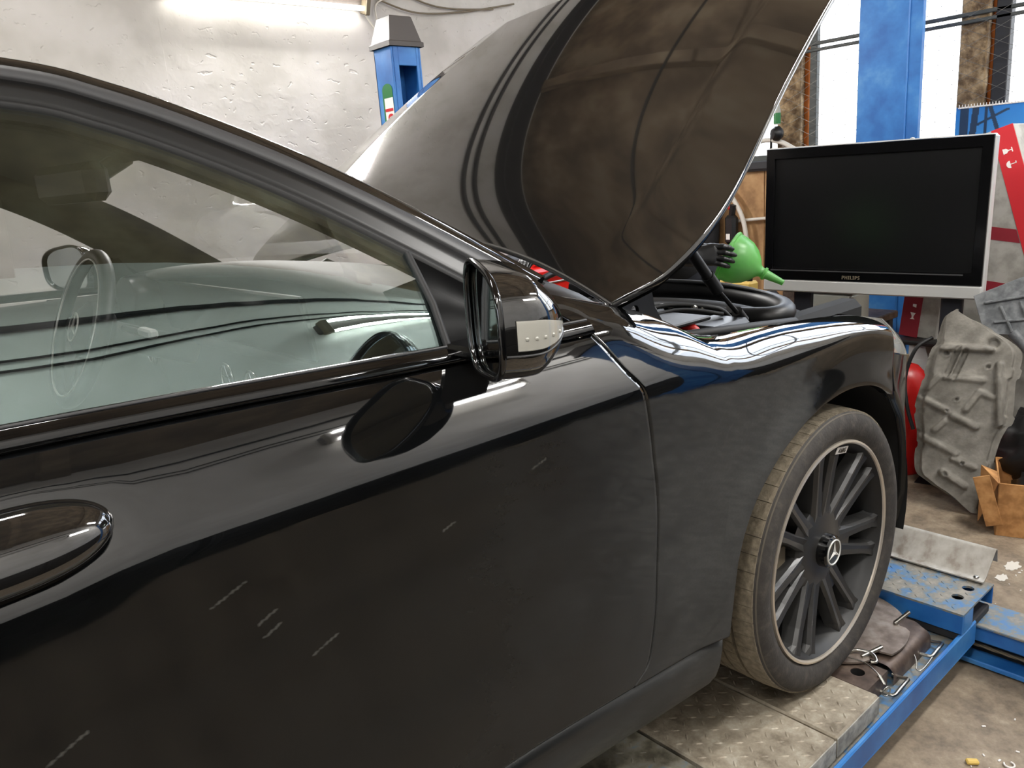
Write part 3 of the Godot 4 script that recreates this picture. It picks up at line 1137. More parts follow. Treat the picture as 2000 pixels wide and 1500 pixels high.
func crease_y(x: float) -> float:
	return interp([-1.6, -1.05, -0.69, -0.45, -0.315, -0.1, 0.06, 0.20, 0.4], [0.885, 0.888, 0.885, 0.862, 0.85, 0.848, 0.85, 0.825, 0.76], x)


func shut_x(y: float) -> float:
	return interp([0.33, 0.359, 0.379, 0.42, 0.516, 0.657, 0.778, 0.889, 0.926, 0.98, 1.044], [-0.74, -0.718, -0.685, -0.667, -0.646, -0.634, -0.652, -0.686, -0.711, -0.738, -0.775], y)


func sill_y(x: float) -> float:
	return interp([-2.5, -1.0, -0.77, -0.63, -0.445], [0.385, 0.374, 0.359, 0.347, 0.333], x)


func belt_y(x: float) -> float:
	return interp([-3.8, -2.1, -1.54, -0.99, -0.72], [1.01, 1.018, 1.012, 0.993, 0.986], x)


func arch(x: float, cx: float) -> float:
	var k := (x - cx) / 0.445
	return 0.335 + 0.398 * sqrt(maxf(0.0, 1.0 - k * k))


func steps(n: int) -> Array:
	var o := [0.0, 0.004]
	for i in range(1, n):
		o.append(float(i) / n)
	o.append(0.996)
	o.append(1.0)
	return o


# a body panel: between two side edges and two height curves, its edges folded inwards
func panel(st: SurfaceTool, s: int, xl: Callable, xr: Callable, yb: Callable, yt: Callable, zf: Callable, us: Array, vs: Array, fold := 0.03) -> void:
	var rows := []
	for v in vs:
		var row := PackedVector3Array()
		for u in us:
			var ym := 0.7
			var x := 0.0
			var y := 0.0
			for k in 3:
				x = lerpf(xl.call(ym), xr.call(ym), u)
				y = lerpf(yb.call(x), yt.call(x), v)
				ym = y
			row.append(Vector3(x, y, zf.call(x, y) * s))
		row.insert(0, row[0] - Vector3(0, 0, fold * s))
		row.append(row[row.size() - 1] - Vector3(0, 0, fold * s))
		rows.append(row)
	var lo := PackedVector3Array()
	var hi := PackedVector3Array()
	for p in rows[0]:
		lo.append(p - Vector3(0, 0, fold * s))
	for p in rows[rows.size() - 1]:
		hi.append(p - Vector3(0, fold * 0.4, fold * s))
	rows.insert(0, lo)
	rows.append(hi)
	grid(st, rows, s > 0)


func fender_z(x: float, y: float) -> float:
	var yc := crease_y(x)
	var base := interp(SY, SZ, minf(y - (yc - 0.885), 0.885))
	var pl := plan(x)
	var zc := 0.936
	var r := Vector2((x + 0.0) / 0.445, (y - 0.335) / 0.398).length()
	if y > 0.3:
		base += 0.013 * exp(-pow((r - 1.0) / 0.12, 2.0))
	if y <= yc:
		return base * pl
	var ys := seam_y(x)
	var zs := seam_z(x) + 0.006
	var t := clampf((y - yc) / maxf(ys - yc, 0.001), 0.0, 1.0)
	var el := zs + (zc * pl - zs) * sqrt(maxf(0.0, 1.0 - t * t))
	var w := smoothstep(-0.72, -0.52, x)
	return lerpf(minf(interp(SY, SZ, y), el + 0.02), el, w) if y < 1.0 else el


func door_z(x: float, y: float) -> float:
	var z := flank(x, y)
	# pressed dish behind the handle
	z -= 0.020 * exp(-pow((x + 1.58) / 0.085, 4.0) - pow((y - 0.918) / 0.036, 2.0))
	return z


func flank_uv(p: Vector3) -> Vector2:
	return Vector2((p.x + 2.2) / 3.2, 1.0 - p.y / 1.1)


func car() -> void:
	var t := thing("car", "black coupe with raised bonnet and black alloy wheels standing on the blue lift", "car", Vector3(-1.45, 0, 0))
	for s in [1, -1]:
		car_side(t, s)
	car_middle(t)
	bonnet(t)
	wheel(t, Vector3(0, 0.34, 0.80), 1)
	wheel(t, Vector3(0, 0.34, -0.80), -1)
	wheel(t, Vector3(-2.873, 0.34, 0.80), 1)
	wheel(t, Vector3(-2.873, 0.34, -0.80), -1)
	mirror(t, 1)
	mirror(t, -1)
	cabin(t)
	engine_bay(t)


var RL := [Vector3(-3.3, 1.06, 0.60), Vector3(-2.9, 1.20, 0.60), Vector3(-2.4, 1.325, 0.615), Vector3(-2.0, 1.372, 0.628), Vector3(-1.7, 1.378, 0.636), Vector3(-1.44, 1.353, 0.649), Vector3(-1.342, 1.326, 0.666), Vector3(-1.237, 1.280, 0.693), Vector3(-1.123, 1.218, 0.730), Vector3(-1.0, 1.139, 0.777), Vector3(-0.87, 1.050, 0.826)]
var RT := [Vector3(-3.3, 1.08, 0.50), Vector3(-2.9, 1.235, 0.51), Vector3(-2.4, 1.375, 0.535), Vector3(-2.0, 1.428, 0.56), Vector3(-1.7, 1.436, 0.575), Vector3(-1.42, 1.408, 0.59), Vector3(-1.31, 1.381, 0.605), Vector3(-1.195, 1.337, 0.622), Vector3(-1.065, 1.277, 0.650), Vector3(-0.915, 1.192, 0.690), Vector3(-0.72, 1.066, 0.755)]


func car_side(t: Node3D, s: int) -> void:
	var st: SurfaceTool
	var m: Material = M.flank_paint
	uvf = flank_uv
	var vs := steps(64)
	var us := steps(26)
	# door
	st = S()
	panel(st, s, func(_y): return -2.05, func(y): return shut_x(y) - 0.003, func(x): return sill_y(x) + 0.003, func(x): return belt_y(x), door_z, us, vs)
	var door := obj("door", st, m, t)
	# front wing
	st = S()
	var uu := [0.0, 0.004]
	for i in range(1, 46):
		uu.append(i / 46.0)
	uu.append(0.996)
	uu.append(1.0)
	var wing_bottom := func(x: float) -> float:
		return sill_y(x) + 0.002 if x < -0.444 else arch(x, 0.0)
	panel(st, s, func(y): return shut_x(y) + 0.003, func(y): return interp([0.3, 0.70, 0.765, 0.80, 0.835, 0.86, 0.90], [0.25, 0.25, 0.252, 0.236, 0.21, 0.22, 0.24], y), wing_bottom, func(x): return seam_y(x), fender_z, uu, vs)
	obj("front_wing", st, m, t)
	# sill
	st = S()
	var rows := []
	for q in [[0.0, 0.903], [0.0, 0.915], [-0.03, 0.914], [-0.07, 0.908], [-0.10, 0.898], [-0.125, 0.882], [-0.14, 0.862], [-0.147, 0.835], [-0.147, 0.76]]:
		var row := PackedVector3Array()
		for i in 25:
			var x := lerpf(-2.42, -0.447, i / 24.0)
			row.append(Vector3(x, sill_y(x) - 0.002 + q[0], q[1] * s))
		rows.append(row)
	grid(st, rows, s < 0)
	obj("sill", st, m, t)
	# lower bumper corner and nose
	st = S()
	rows = []
	for yr in [0.17, 0.20, 0.26, 0.34, 0.42, 0.50, 0.58, 0.64, 0.67, 0.70, 0.725, 0.745, 0.766]:
		var row := PackedVector3Array()
		var cut := maxf(0.0, 1.0 - pow((yr - 0.335) / 0.398, 2.0))
		var x0 := maxf(0.445 * sqrt(cut), 0.2535)
		for i in 41:
			# walk along the plan curve from the arch to the nose
			var ang := lerpf(acos(clampf(pow((x0 - 0.10) / 0.79, 1.3), 0.0, 1.0)), 0.0, float(i) / 40.0)
			var x := 0.10 + 0.79 * pow(cos(ang), 1.0 / 1.3)
			var y: float = minf(yr, lerpf(0.768, 0.655, clampf((x - 0.256) / 0.544 * 1.25, 0.0, 1.0)) - 0.003)
			var z0 := interp([0.15, 0.2, 0.3, 0.5, 0.7, 0.77], [0.80, 0.87, 0.915, 0.918, 0.917, 0.919], y)
			var r := Vector2(x / 0.445, (y - 0.335) / 0.398).length()
			row.append(Vector3(x, y, (z0 * pow(sin(ang), 1.0 / 1.3) + 0.013 * exp(-pow((r - 1.0) / 0.12, 2.0))) * s))
		row.insert(0, row[0] - Vector3(0, 0, 0.02 * s))
		rows.append(row)
	grid(st, rows, s > 0)
	obj("bumper", st, m, t)
	# rear quarter
	st = S()
	var qb := func(x: float) -> float:
		if x > -2.428:
			return sill_y(x)
		return arch(x, -2.873) if x > -3.317 else 0.36
	panel(st, s, func(_y): return -3.8, func(_y): return -2.056, qb, func(x): return belt_y(x) + 0.03 * smoothstep(-2.2, -2.8, x), flank, steps(40), steps(30))
	obj("rear_quarter", st, m, t)
	uvf = null
	# headlamp: a clear wrap-round lens over a dark bowl
	for layer in 2:
		st = S()
		rows = []
		for i in 13:
			var v := i / 12.0
			var row := PackedVector3Array()
			for k in 17:
				var u := k / 16.0
				var x := lerpf(lerpf(0.256, 0.214, v), 0.80, u)
				var top := lerpf(0.858, 0.735, u)
				var bot := lerpf(0.768, 0.655, minf(u * 1.25, 1.0))
				var y := lerpf(bot, top, v)
				var bulge := 1.0 - 0.06 * v * v
				var z := 0.918 * plan(x + 0.04 * v) * bulge
				if layer == 0:
					z -= 0.03
					y -= 0.004
				row.append(Vector3(x, y, z * s))
			rows.append(row)
		grid(st, rows, s > 0)
		if layer == 0:
			obj("headlamp_bowl", st, M.satin_trim, t)
		else:
			obj("headlamp_lens", st, M.lens, t)
	# wheel arch liners
	for cx in [0.0, -2.873]:
		st = S()
		rows = []
		for z in [0.45, 0.60, 0.80, 0.895]:
			var row := PackedVector3Array()
			for i in 25:
				var a := lerpf(-0.25, PI + 0.25, i / 24.0)
				row.append(Vector3(cx + 0.447 * cos(a), 0.335 + 0.402 * sin(a), z * s))
			rows.append(row)
		grid(st, rows)
		var back := []
		for p in rows[0]:
			back.append(p)
		face(st, back, Vector3(0, 0, s))
		obj("arch_liner", st, M.dark_hollow, t)
	# window waist trim: gloss strip with a rounded top over the door's edge
	st = S()
	rows = []
	for q in [[0.002, -0.004], [0.003, 0.006], [0.006, 0.0085], [0.016, 0.0045], [0.021, -0.001], [0.024, -0.008], [0.024, -0.02]]:
		var row := PackedVector3Array()
		for i in 31:
			var x := lerpf(-2.9, -0.742, i / 30.0)
			var y: float = belt_y(x) + q[0]
			row.append(Vector3(x, y, (flank(x, belt_y(x)) + q[1] - q[0] * 0.25) * s))
		rows.append(row)
	grid(st, rows, s > 0)
	obj("waist_trim", st, M.gloss_black, t)
	st = S()
	var pts := []
	for i in 31:
		var x := lerpf(-2.9, -0.742, i / 30.0)
		pts.append(Vector3(x, belt_y(x) + 0.0235, (flank(x, belt_y(x)) - 0.0115) * s))
	tube(st, pts, 0.0022, 6)
	obj("waist_seal", st, M.satin_trim, t)
	# roof rail with its seal, frame, drip strip
	var lo := crom(RL, 8)
	var hi := crom(RT, 8)
	var parts := {
		"window_seal": [[[-0.07, -0.014], [-0.03, -0.002], [0.0, 0.004], [0.05, 0.005], [0.07, 0.0]], "rubber"],
		"window_frame": [[[0.06, -0.004], [0.08, 0.003], [0.14, 0.006], [0.25, 0.010], [0.36, 0.014], [0.38, 0.010]], "satin_black"],
		"drip_strip": [[[0.37, 0.004], [0.375, 0.016], [0.40, 0.0185], [0.48, 0.0205], [0.56, 0.021], [0.575, 0.017]], "satin_trim"],
		"roof_rail": [[[0.56, 0.002], [0.575, 0.015], [0.62, 0.018], [0.70, 0.0195], [0.80, 0.018], [0.90, 0.0125], [0.97, 0.005], [1.02, -0.004], [1.10, -0.016]], "paint"],
		"pillar_trim": [[[-0.05, -0.02], [0.0, -0.03], [0.4, -0.035], [0.9, -0.04], [1.15, -0.045], [1.3, -0.025]], "headliner"],
	}
	for nm in parts:
		st = S()
		rows = []
		for q in parts[nm][0]:
			var row := PackedVector3Array()
			for i in lo.size():
				var up: Vector3 = hi[i] - lo[i]
				var tan: Vector3 = (lo[mini(i + 1, lo.size() - 1)] - lo[maxi(i - 1, 0)]).normalized()
				var n := tan.cross(up.normalized()).normalized()
				if n.z < 0:
					n = -n
				var p: Vector3 = lo[i] + up * q[0] + n * q[1]
				row.append(Vector3(p.x, p.y, p.z * s))
			rows.append(row)
		grid(st, rows, s > 0)
		obj(nm, st, M[parts[nm][1]], t)
	# door glass, 4 mm thick, running under seal and trim
	st = S()
	var skins := []
	for layer in 2:
		rows = []
		for i in 25:
			var row := PackedVector3Array()
			var x := lerpf(-2.30, -1.006, i / 24.0)
			var top := rail_at(x)
			var yb := belt_y(x) + 0.012
			var zb := flank(x, belt_y(x)) - 0.017
			for k in 11:
				var v := k / 10.0
				var y := lerpf(yb, top.x + 0.004, v)
				var z := lerpf(zb, top.y - 0.004, v) + 0.010 * sin(PI * v) - 0.004 * layer
				row.append(Vector3(x, y, z * s))
			rows.append(row)
		grid(st, rows, (s > 0) == (layer == 0))
		skins.append(rows)
	obj("window_glass", st, M.side_glass, t)
	# black corner piece between glass and pillar
	st = S()
	rows = []
	for i in 9:
		var row := PackedVector3Array()
		var x := lerpf(-1.004, -0.80, i / 8.0)
		var top := rail_at(x)
		var yb := belt_y(x) + 0.012
		var zb := flank(x, belt_y(x)) - 0.012
		for k in 9:
			var v := k / 8.0
			row.append(Vector3(x, lerpf(yb, maxf(top.x + 0.004, yb + 0.002), v), (lerpf(zb, top.y - 0.002, v) + 0.008 * sin(PI * v)) * s))
		rows.append(row)
	grid(st, rows, s > 0)
	obj("corner_trim", st, M.corner_black, t)
	st = S()
	var ct := rail_at(-1.004)
	var cz := flank(-1.004, belt_y(-1.004)) - 0.012
	tube(st, [Vector3(-1.008, belt_y(-1.0) + 0.012, (cz + 0.002) * s), Vector3(-1.006, lerpf(belt_y(-1.0) + 0.012, ct.x, 0.5), (lerpf(cz, ct.y, 0.5) + 0.012) * s), Vector3(-1.004, ct.x, (ct.y + 0.002) * s)], 0.0055, 8)
	obj("corner_seal", st, M.rubber, t)
	# inner black triangle behind the glass's front corner
	st = S()
	var tp := [Vector3(-1.03, belt_y(-1.03) + 0.02, 0.815 * s), Vector3(-0.90, belt_y(-0.9) + 0.02, 0.80 * s), Vector3(-0.97, 1.10, 0.745 * s), Vector3(-1.035, 1.09, 0.752 * s)]
	face(st, tp, Vector3(-0.3, 0, -s))
	face(st, tp.map(func(q): return q + Vector3(0, 0, 0.01 * s)), Vector3(0.3, 0, s))
	obj("inner_corner_trim", st, M.satin_black, t)
	# pull handle
	st = S()
	rows = []
	for i in 49:
		var u := 0.5 - 0.5 * cos(PI * i / 48.0)
		var x := lerpf(-1.472, -1.715, u)
		var e := pow(maxf(0.0, 1.0 - pow(absf(2.0 * u - 1.0), 3.0)), 0.5)
		var row := PackedVector3Array()
		for k in 33:
			var a := TAU * (k % 32) / 32.0
			var cc := Vector2(cos(a), sin(a))
			var y := 0.944 - 0.004 * u + 0.034 * e * cc.y
			var z := 0.925 + 0.034 * e * cc.x - 0.45 * (y - 0.944) + 0.004 * sin(PI * u)
			row.append(Vector3(x, y, z * s))
		rows.append(row)
	grid(st, rows, s > 0)
	var hd := obj("door_handle", st, M.paint, door)
	hd.set_meta("label", "gloss black pull handle")


# height and depth of the rail's lower edge at that place along the car
func rail_at(x: float) -> Vector2:
	var xs := []
	var ys := []
	var zs := []
	for p in RL:
		xs.append(p.x)
		ys.append(p.y)
		zs.append(p.z)
	return Vector2(interp(xs, ys, x), interp(xs, zs, x))


func car_middle(t: Node3D) -> void:
	var st := S()
	var hi := crom(RT, 8)
	# windscreen, roof, rear screen between the two rails
	var spans := [["windscreen", 60, 80, "clear_glass", 0.17, 0.012], ["roof", 20, 60, "paint", 0.0, 0.045], ["rear_screen", 0, 20, "clear_glass", -0.05, 0.03]]
	for sp in spans:
		st = S()
		var rows := []
		for i in range(sp[1], sp[2] + 1):
			var p: Vector3 = hi[i]
			var row := PackedVector3Array()
			for k in 21:
				var v := lerpf(-1.0, 1.0, k / 20.0)
				var c := 1.0 - v * v
				var f: float = 1.0 if sp[0] != "windscreen" else smoothstep(58, 80, i)
				var dx: float = sp[4] * c * f
				var crown := lerpf(0.045, 0.012, smoothstep(56.0, 70.0, i))
				row.append(Vector3(p.x + dx, p.y + crown * c, p.z * 0.99 * v))
			rows.append(row)
		grid(st, rows, true)
		if sp[0] == "roof":
			var low := []
			for row in rows:
				var q := PackedVector3Array()
				for p in row:
					q.append(p - Vector3(0, 0.028, 0))
				low.append(q)
			obj("roof", st, M.paint, t)
			st = S()
			grid(st, low)
			obj("roof_lining", st, M.headliner, t)
		else:
			obj(sp[0], st, M[sp[3]], t)
	# boot lid and tail
	st = S()
	var rows := []
	for q in [[-3.25, 1.06, 0.64], [-3.4, 1.055, 0.66], [-3.7, 1.04, 0.62], [-3.82, 1.01, 0.58], [-3.86, 0.92, 0.60], [-3.88, 0.7, 0.62], [-3.86, 0.45, 0.62], [-3.8, 0.3, 0.60]]:
		var row := PackedVector3Array()
		for k in 13:
			var v := lerpf(-1.0, 1.0, k / 12.0)
			row.append(Vector3(q[0] + 0.08 * v * v * v * v, q[1] + 0.012 * (1.0 - v * v), (q[2] + 0.06) * v))
		rows.append(row)
	grid(st, rows, true)
	obj("boot_lid", st, M.paint, t)
	# grille and front lower crossing
	st = S()
	for i in 7:
		bx(st, 0.80, 0.83, 0.50 + i * 0.03, 0.512 + i * 0.03, -0.36, 0.36, 0.003)
	obj("grille", st, M.chrome, t)
	# floor pan and sills inside
	st = S()
	bx(st, -3.5, 0.7, 0.17, 0.20, -0.62, 0.62, 0.01)
	bx(st, -2.4, -0.5, 0.19, 0.24, -0.82, 0.82, 0.01)
	obj("floor_pan", st, M.dark_hollow, t)


func hood_w(u: float) -> float:
	return interp([0.0, 0.06, 0.2, 0.5, 1.0], HOODW, u)


func hood_point(u: float, v: float, lift := 0.0) -> Vector3:
	var sdist := u * 1.3
	var z := hood_w(u) * v
	var x0: float = sdist + HOOD[6] * (1.0 - v * v) * (1.0 - u)
	var n: float = HOOD[3] * sdist - HOOD[4] * sdist * sdist + HOOD[5] * (1.0 - v * v) * (1.0 - exp(-8.0 * u - 0.7)) - HOOD[7] * pow(absf(v), 6.0)
	# the two pressed ridges beside the centre and the break towards the edges
	var a := absf(v)
	n -= 0.11 * (sqrt(pow(a - 0.80, 2.0) + 0.0001) + a - 0.80) * 0.5 * smoothstep(0.0, 0.25, u)
	n += lift
	var th := deg_to_rad(HOOD[2])
	return Vector3(HOOD[0] + x0 * cos(th) - n * sin(th), HOOD[1] + x0 * sin(th) + n * cos(th), z)


func bonnet(t: Node3D) -> void:
	var st := S()
	var vs := []
	for i in 201:
		vs.append(lerpf(-1.0, 1.0, i / 200.0))
	vs.insert(1, -0.996)
	vs.insert(vs.size() - 1, 0.996)
	var us := steps(70)
	var rows := []
	for u in us:
		var row := PackedVector3Array()
		row.append(hood_point(u, -0.998, -0.014))
		for v in vs:
			row.append(hood_point(u, v))
		row.append(hood_point(u, 0.998, -0.014))
		rows.append(row)
	var lo := PackedVector3Array()
	for v in [-0.998] + vs + [0.998]:
		lo.append(hood_point(0.0, v, -0.014))
	rows.insert(0, lo)
	grid(st, rows)
	obj("bonnet", st, M.paint, t)
	st = S()
	rows = []
	for i in 23:
		var row := PackedVector3Array()
		for k in 25:
			var u := i / 22.0
			var v := lerpf(-0.985, 0.985, k / 24.0)
			var rib := 0.012 if (i % 6 < 2 or k % 8 < 2) else 0.0
			row.append(hood_point(clampf(u, 0.008, 1.0), v, -0.016 - rib))
		rows.append(row)
	grid(st, rows, true)
	obj("bonnet_lining", st, M.black_plastic, t)


func wheel(t: Node3D, c: Vector3, s: int) -> void:
	var st := S()
	# s turns the outside to +z or -z
	var fr := Transform3D(Basis(Vector3(1, 0, 0), Vector3(0, 0, s), Vector3(0, -s, 0)), c)
	var w := Node3D.new()
	w.name = "wheel"
	t.add_child(w, true)
	w.position = c - gpos(t)
	# sidewalls and shoulders
	lathe(st, [Vector2(0.263, 0.098), Vector2(0.268, 0.112), Vector2(0.280, 0.120), Vector2(0.297, 0.1255), Vector2(0.315, 0.124), Vector2(0.327, 0.117), Vector2(0.334, 0.108)], fr, 72)
	lathe(st, [Vector2(0.334, -0.108), Vector2(0.327, -0.117), Vector2(0.305, -0.1255), Vector2(0.263, -0.098)], fr, 48)
	obj("tyre", st, M.tyre, w)
	st = S()
	lathe(st, [Vector2(0.3300, 0.1140), Vector2(0.3293, 0.1158), Vector2(0.3284, 0.1168)], fr, 72)
	obj("sidewall_rib", st, M.shoulder_line, w)
	# tread: ribs with cross cuts, dusty
	st = S()
	lathe(st, [Vector2(0.331, 0.110), Vector2(0.331, -0.110)], fr, 60)
	obj("tread_groove", st, M.groove, w)
	st = S()
	for rib in [[0.110, 0.062, 56], [0.054, 0.020, 56], [0.013, -0.013, 56], [-0.020, -0.054, 56], [-0.062, -0.110, 56]]:
		var n: int = rib[2]
		for k in n:
			var off: float = 0.5 if absf(rib[0]) < 0.02 else 0.0
			var a0 := TAU * (k + off) / n
			var a1 := TAU * (k + off + 0.965) / n
			if absf(rib[0]) < 0.02:
				a1 = TAU * (k + off + 1.0) / n
			var q := []
			for rr in [0.330, 0.340]:
				for zz in [rib[0], rib[1]]:
					var edge := 0.0042 if absf(zz) > 0.1 else 0.0
					for aa in [a0, a1]:
						q.append(fr * Vector3((rr - edge) * cos(aa), zz, (rr - edge) * sin(aa)))
			face(st, [q[4], q[5], q[7], q[6]], q[4] - c)
			face(st, [q[0], q[1], q[5], q[4]], fr.basis.y * signf(rib[0] - rib[1]))
			face(st, [q[2], q[3], q[7], q[6]], -fr.basis.y * signf(rib[0] - rib[1]))
			face(st, [q[0], q[2], q[6], q[4]], q[0] - q[1])
			face(st, [q[1], q[3], q[7], q[5]], q[1] - q[0])
	var td := obj("tread", st, M.tread_dust, w)
	td.set_meta("kind", "stuff")
	# rim: bright lip, black barrel
	st = S()
	lathe(st, [Vector2(0.256, 0.098), Vector2(0.258, 0.1155), Vector2(0.2615, 0.1185), Vector2(0.266, 0.117), Vector2(0.268, 0.108)], fr, 72)
	obj("rim_lip", st, M.rim_edge, w)
	st = S()
	lathe(st, [Vector2(0.257, 0.112), Vector2(0.250, 0.098), Vector2(0.243, 0.085), Vector2(0.240, 0.0), Vector2(0.236, -0.06), Vector2(0.25, -0.10)], fr, 64)
	obj("rim_barrel", st, M.barrel_black, w)
	# brake disc and caliper behind
	st = S()
	lathe(st, [Vector2(0.06, 0.012), Vector2(0.19, 0.012), Vector2(0.19, -0.015), Vector2(0.06, -0.015)], fr, 48)
	lathe(st, [Vector2(0.0, 0.045), Vector2(0.085, 0.045), Vector2(0.085, 0.0)], fr, 32)
	obj("brake_disc", st, M.dark_steel, w)
	st = S()
	box(st, fr * Vector3(-0.155, 0.02, 0.02), Vector3(0.085, 0.17, 0.09), 0.015)
	obj("brake_caliper", st, M.bracket, w)
	# hub and seven forked spokes
	st = S()
	lathe(st, [Vector2(0.0, 0.094), Vector2(0.030, 0.094), Vector2(0.060, 0.0895), Vector2(0.098, 0.083), Vector2(0.107, 0.076), Vector2(0.110, 0.05), Vector2(0.095, 0.0)], fr, 40)
	obj("hub", st, M.wheel_black, w)
	for k in 7:
		st = S()
		var a := -deg_to_rad(40.0 + 360.0 / 7.0 * k)
		for side in [-1, 1]:
			# plan of one arm: leaves the hub beside the spoke's axis and bends out to the rim
			var path := []
			for q in [[0.070, 0.0170, 0.086, 0.021, 0.05], [0.10, 0.0195, 0.0885, 0.0185, 0.05], [0.14, 0.0245, 0.0925, 0.0152, 0.045], [0.19, 0.0305, 0.0975, 0.0140, 0.04], [0.228, 0.0355, 0.1025, 0.0155, 0.036], [0.251, 0.038, 0.1055, 0.022, 0.03]]:
				path.append(q)
			var rows := []
			for q in path:
				var r: float = q[0]
				var l: float = q[1] * side
				var d0: float = q[2]
				var hw: float = q[3]
				var dp: float = q[4]
				var row := PackedVector3Array()
				for e in [[-1.25, -dp], [-1.0, -0.010], [-0.72, -0.001], [0.0, -0.0035], [0.72, -0.001], [1.0, -0.010], [1.25, -dp]]:
					var lx: float = l + hw * e[0]
					row.append(fr * Vector3(r * cos(a) - lx * sin(a), d0 + e[1], r * sin(a) + lx * cos(a)))
				rows.append(row)
			grid(st, rows, true, false)
		# web in the crook of the fork
		var tri3 := [[0.070, -0.018], [0.070, 0.018], [0.142, 0.022], [0.142, -0.022]]
		var wf := []
		for q in tri3:
			wf.append(fr * Vector3(q[0] * cos(a) - q[1] * sin(a), 0.0835, q[0] * sin(a) + q[1] * cos(a)))
		face(st, wf, fr.basis.y)
		obj("spoke", st, M.wheel_black, w)
	# cap with a ringed three-pointed star
	st = S()
	lathe(st, [Vector2(0.041, 0.085), Vector2(0.039, 0.112), Vector2(0.035, 0.116), Vector2(0.0, 0.116)], fr, 32)
	obj("hub_cap", st, M.gloss_black, w)
	st = S()
	var ring := []
	for k in 32:
		ring.append(fr * Vector3(0.0295 * cos(TAU * k / 32), 0.1165, 0.0295 * sin(TAU * k / 32)))
	tube(st, ring, 0.0021, 6, true)
	for k in 3:
		var a := PI / 2 * -1.0 + TAU * k / 3.0 + 0.05
		var tip := fr * Vector3(0.029 * cos(a), 0.1168, 0.029 * sin(a))
		var b0 := a + 1.05
		var b1 := a - 1.05
		var l := fr * Vector3(0.0056 * cos(b0), 0.1168, 0.0056 * sin(b0))
		var r := fr * Vector3(0.0056 * cos(b1), 0.1168, 0.0056 * sin(b1))
		var m := fr * Vector3(0, 0.1215, 0)
		face(st, [tip, l, m], fr.basis.y)
		face(st, [tip, m, r], fr.basis.y)
	obj("star_emblem", st, M.badge_silver, w)
	# small maker's plate under the lip
	if s == 1:
		st = S()
		var pa := deg_to_rad(-79.0)
		var rad := Vector3(cos(pa), 0, sin(pa))
		var tan := Vector3(-sin(pa), 0, cos(pa))
		var po := fr * (rad * 0.2405 + Vector3(0, 0.1045, 0))
		var px := fr.basis * tan
		var pz := (fr.basis * (Vector3(0, 1, 0) - rad * 0.25)).normalized()
		var bs := Basis(px, pz.cross(px), pz)
		box(st, po, Vector3(0.052, 0.018, 0.002), 0.0008, bs)
		obj("badge_plate", st, M.print_white, w)
		lettering("badge_lettering", "AMG", 0.0115, 0.001, Transform3D(bs, po + pz * 0.0013), M.gloss_black, w)


func mirror(t: Node3D, s: int) -> void:
	var fold := deg_to_rad(27.0)
	var e := Vector3(-sin(fold), 0, cos(fold) * s)
	var n := Vector3(cos(fold), 0, sin(fold) * s)
	var c := Vector3(-1.055, 1.070, 1.003 * s)
	var pt := func(ang: float, d: float, k: float) -> Vector3:
		# ang 0 outwards, 90 degrees up; d 0 rear rim .. 1 nose; k swells it
		var ca := cos(ang)
		var sa := sin(ang)
		var ex := 0.62
		var hw := 0.092
		var hh := 0.068
		var sc := pow(maxf(0.0, 1.0 - pow(d, 2.3)), 0.55)
		var x := signf(ca) * pow(absf(ca), ex) * hw * sc
		var y := signf(sa) * pow(absf(sa), ex) * hh * lerpf(0.55, 1.0, sc) * (sc if d > 0.98 else minf(1.0, sc * 1.15))
		# taller towards the car, lower lip tucked up at the tip
		y *= 1.0 - 0.16 * (x / hw)
		return c + (e * x + Vector3.UP * (y - 0.008 * d)) * k + n * (0.092 * d)
	var st := S()
	var rows := []
	for i in 19:
		var d := pow(i / 18.0, 0.8)
		var row := PackedVector3Array()
		for k in 49:
			row.append(pt.call(TAU * (k % 48) / 48.0, d, 1.0))
		rows.append(row)
	var m := Node3D.new()
	m.name = "door_mirror"
	t.add_child(m, true)
	m.position = c - gpos(t)
	grid(st, rows, s < 0)
	obj("mirror_shell", st, M.paint, m)
	# rim, glass, lamp strip, arm
	st = S()
	var rim := []
	for k in 48:
		rim.append(pt.call(TAU * k / 48.0, 0.0, 0.975) - n * 0.002)
	tube(st, rim, 0.0045, 8, true)
	obj("mirror_rim", st, M.gloss_black, m)
	st = S()
	var gp := []
	for k in 48:
		gp.append(pt.call(TAU * k / 48.0, 0.0, 0.95) + n * 0.0025)
	face(st, gp, -n)
	obj("mirror_glass", st, M.mirror_face, m)
	for layer in 2:
		st = S()
		rows = []
		for i in 13:
			var d := lerpf(0.16, 0.95, i / 12.0)
			var row := PackedVector3Array()
			for k in 13:
				var ang := deg_to_rad(lerpf(-9.5, 6.0, k / 12.0))
				row.append(pt.call(ang, d, 1.012 if layer == 0 else 1.028))
			rows.append(row)
		grid(st, rows, s < 0)
		if layer == 0:
			for q in 5:
				var lp: Vector3 = pt.call(deg_to_rad(-1.5), 0.28 + 0.13 * q, 1.018)
				box(st, lp, Vector3(0.004, 0.004, 0.004), 0.001)
		obj("indicator_bowl" if layer == 0 else "indicator_lens", st, M.lens_white if layer == 0 else M.lens, m)
	# parting line between upper cap and lower shell
	st = S()
	var sl := []
	for i in 15:
		sl.append(pt.call(deg_to_rad(-15.5), lerpf(0.02, 0.96, i / 14.0), 1.004))
	tube(st, sl, 0.0014, 5)
	obj("shell_line", st, M.satin_trim, m)
	st = S()
	box(st, Vector3(-0.97, 1.012, 0.905 * s), Vector3(0.09, 0.018, 0.11), 0.008)
	obj("mirror_arm", st, M.gloss_black, m)


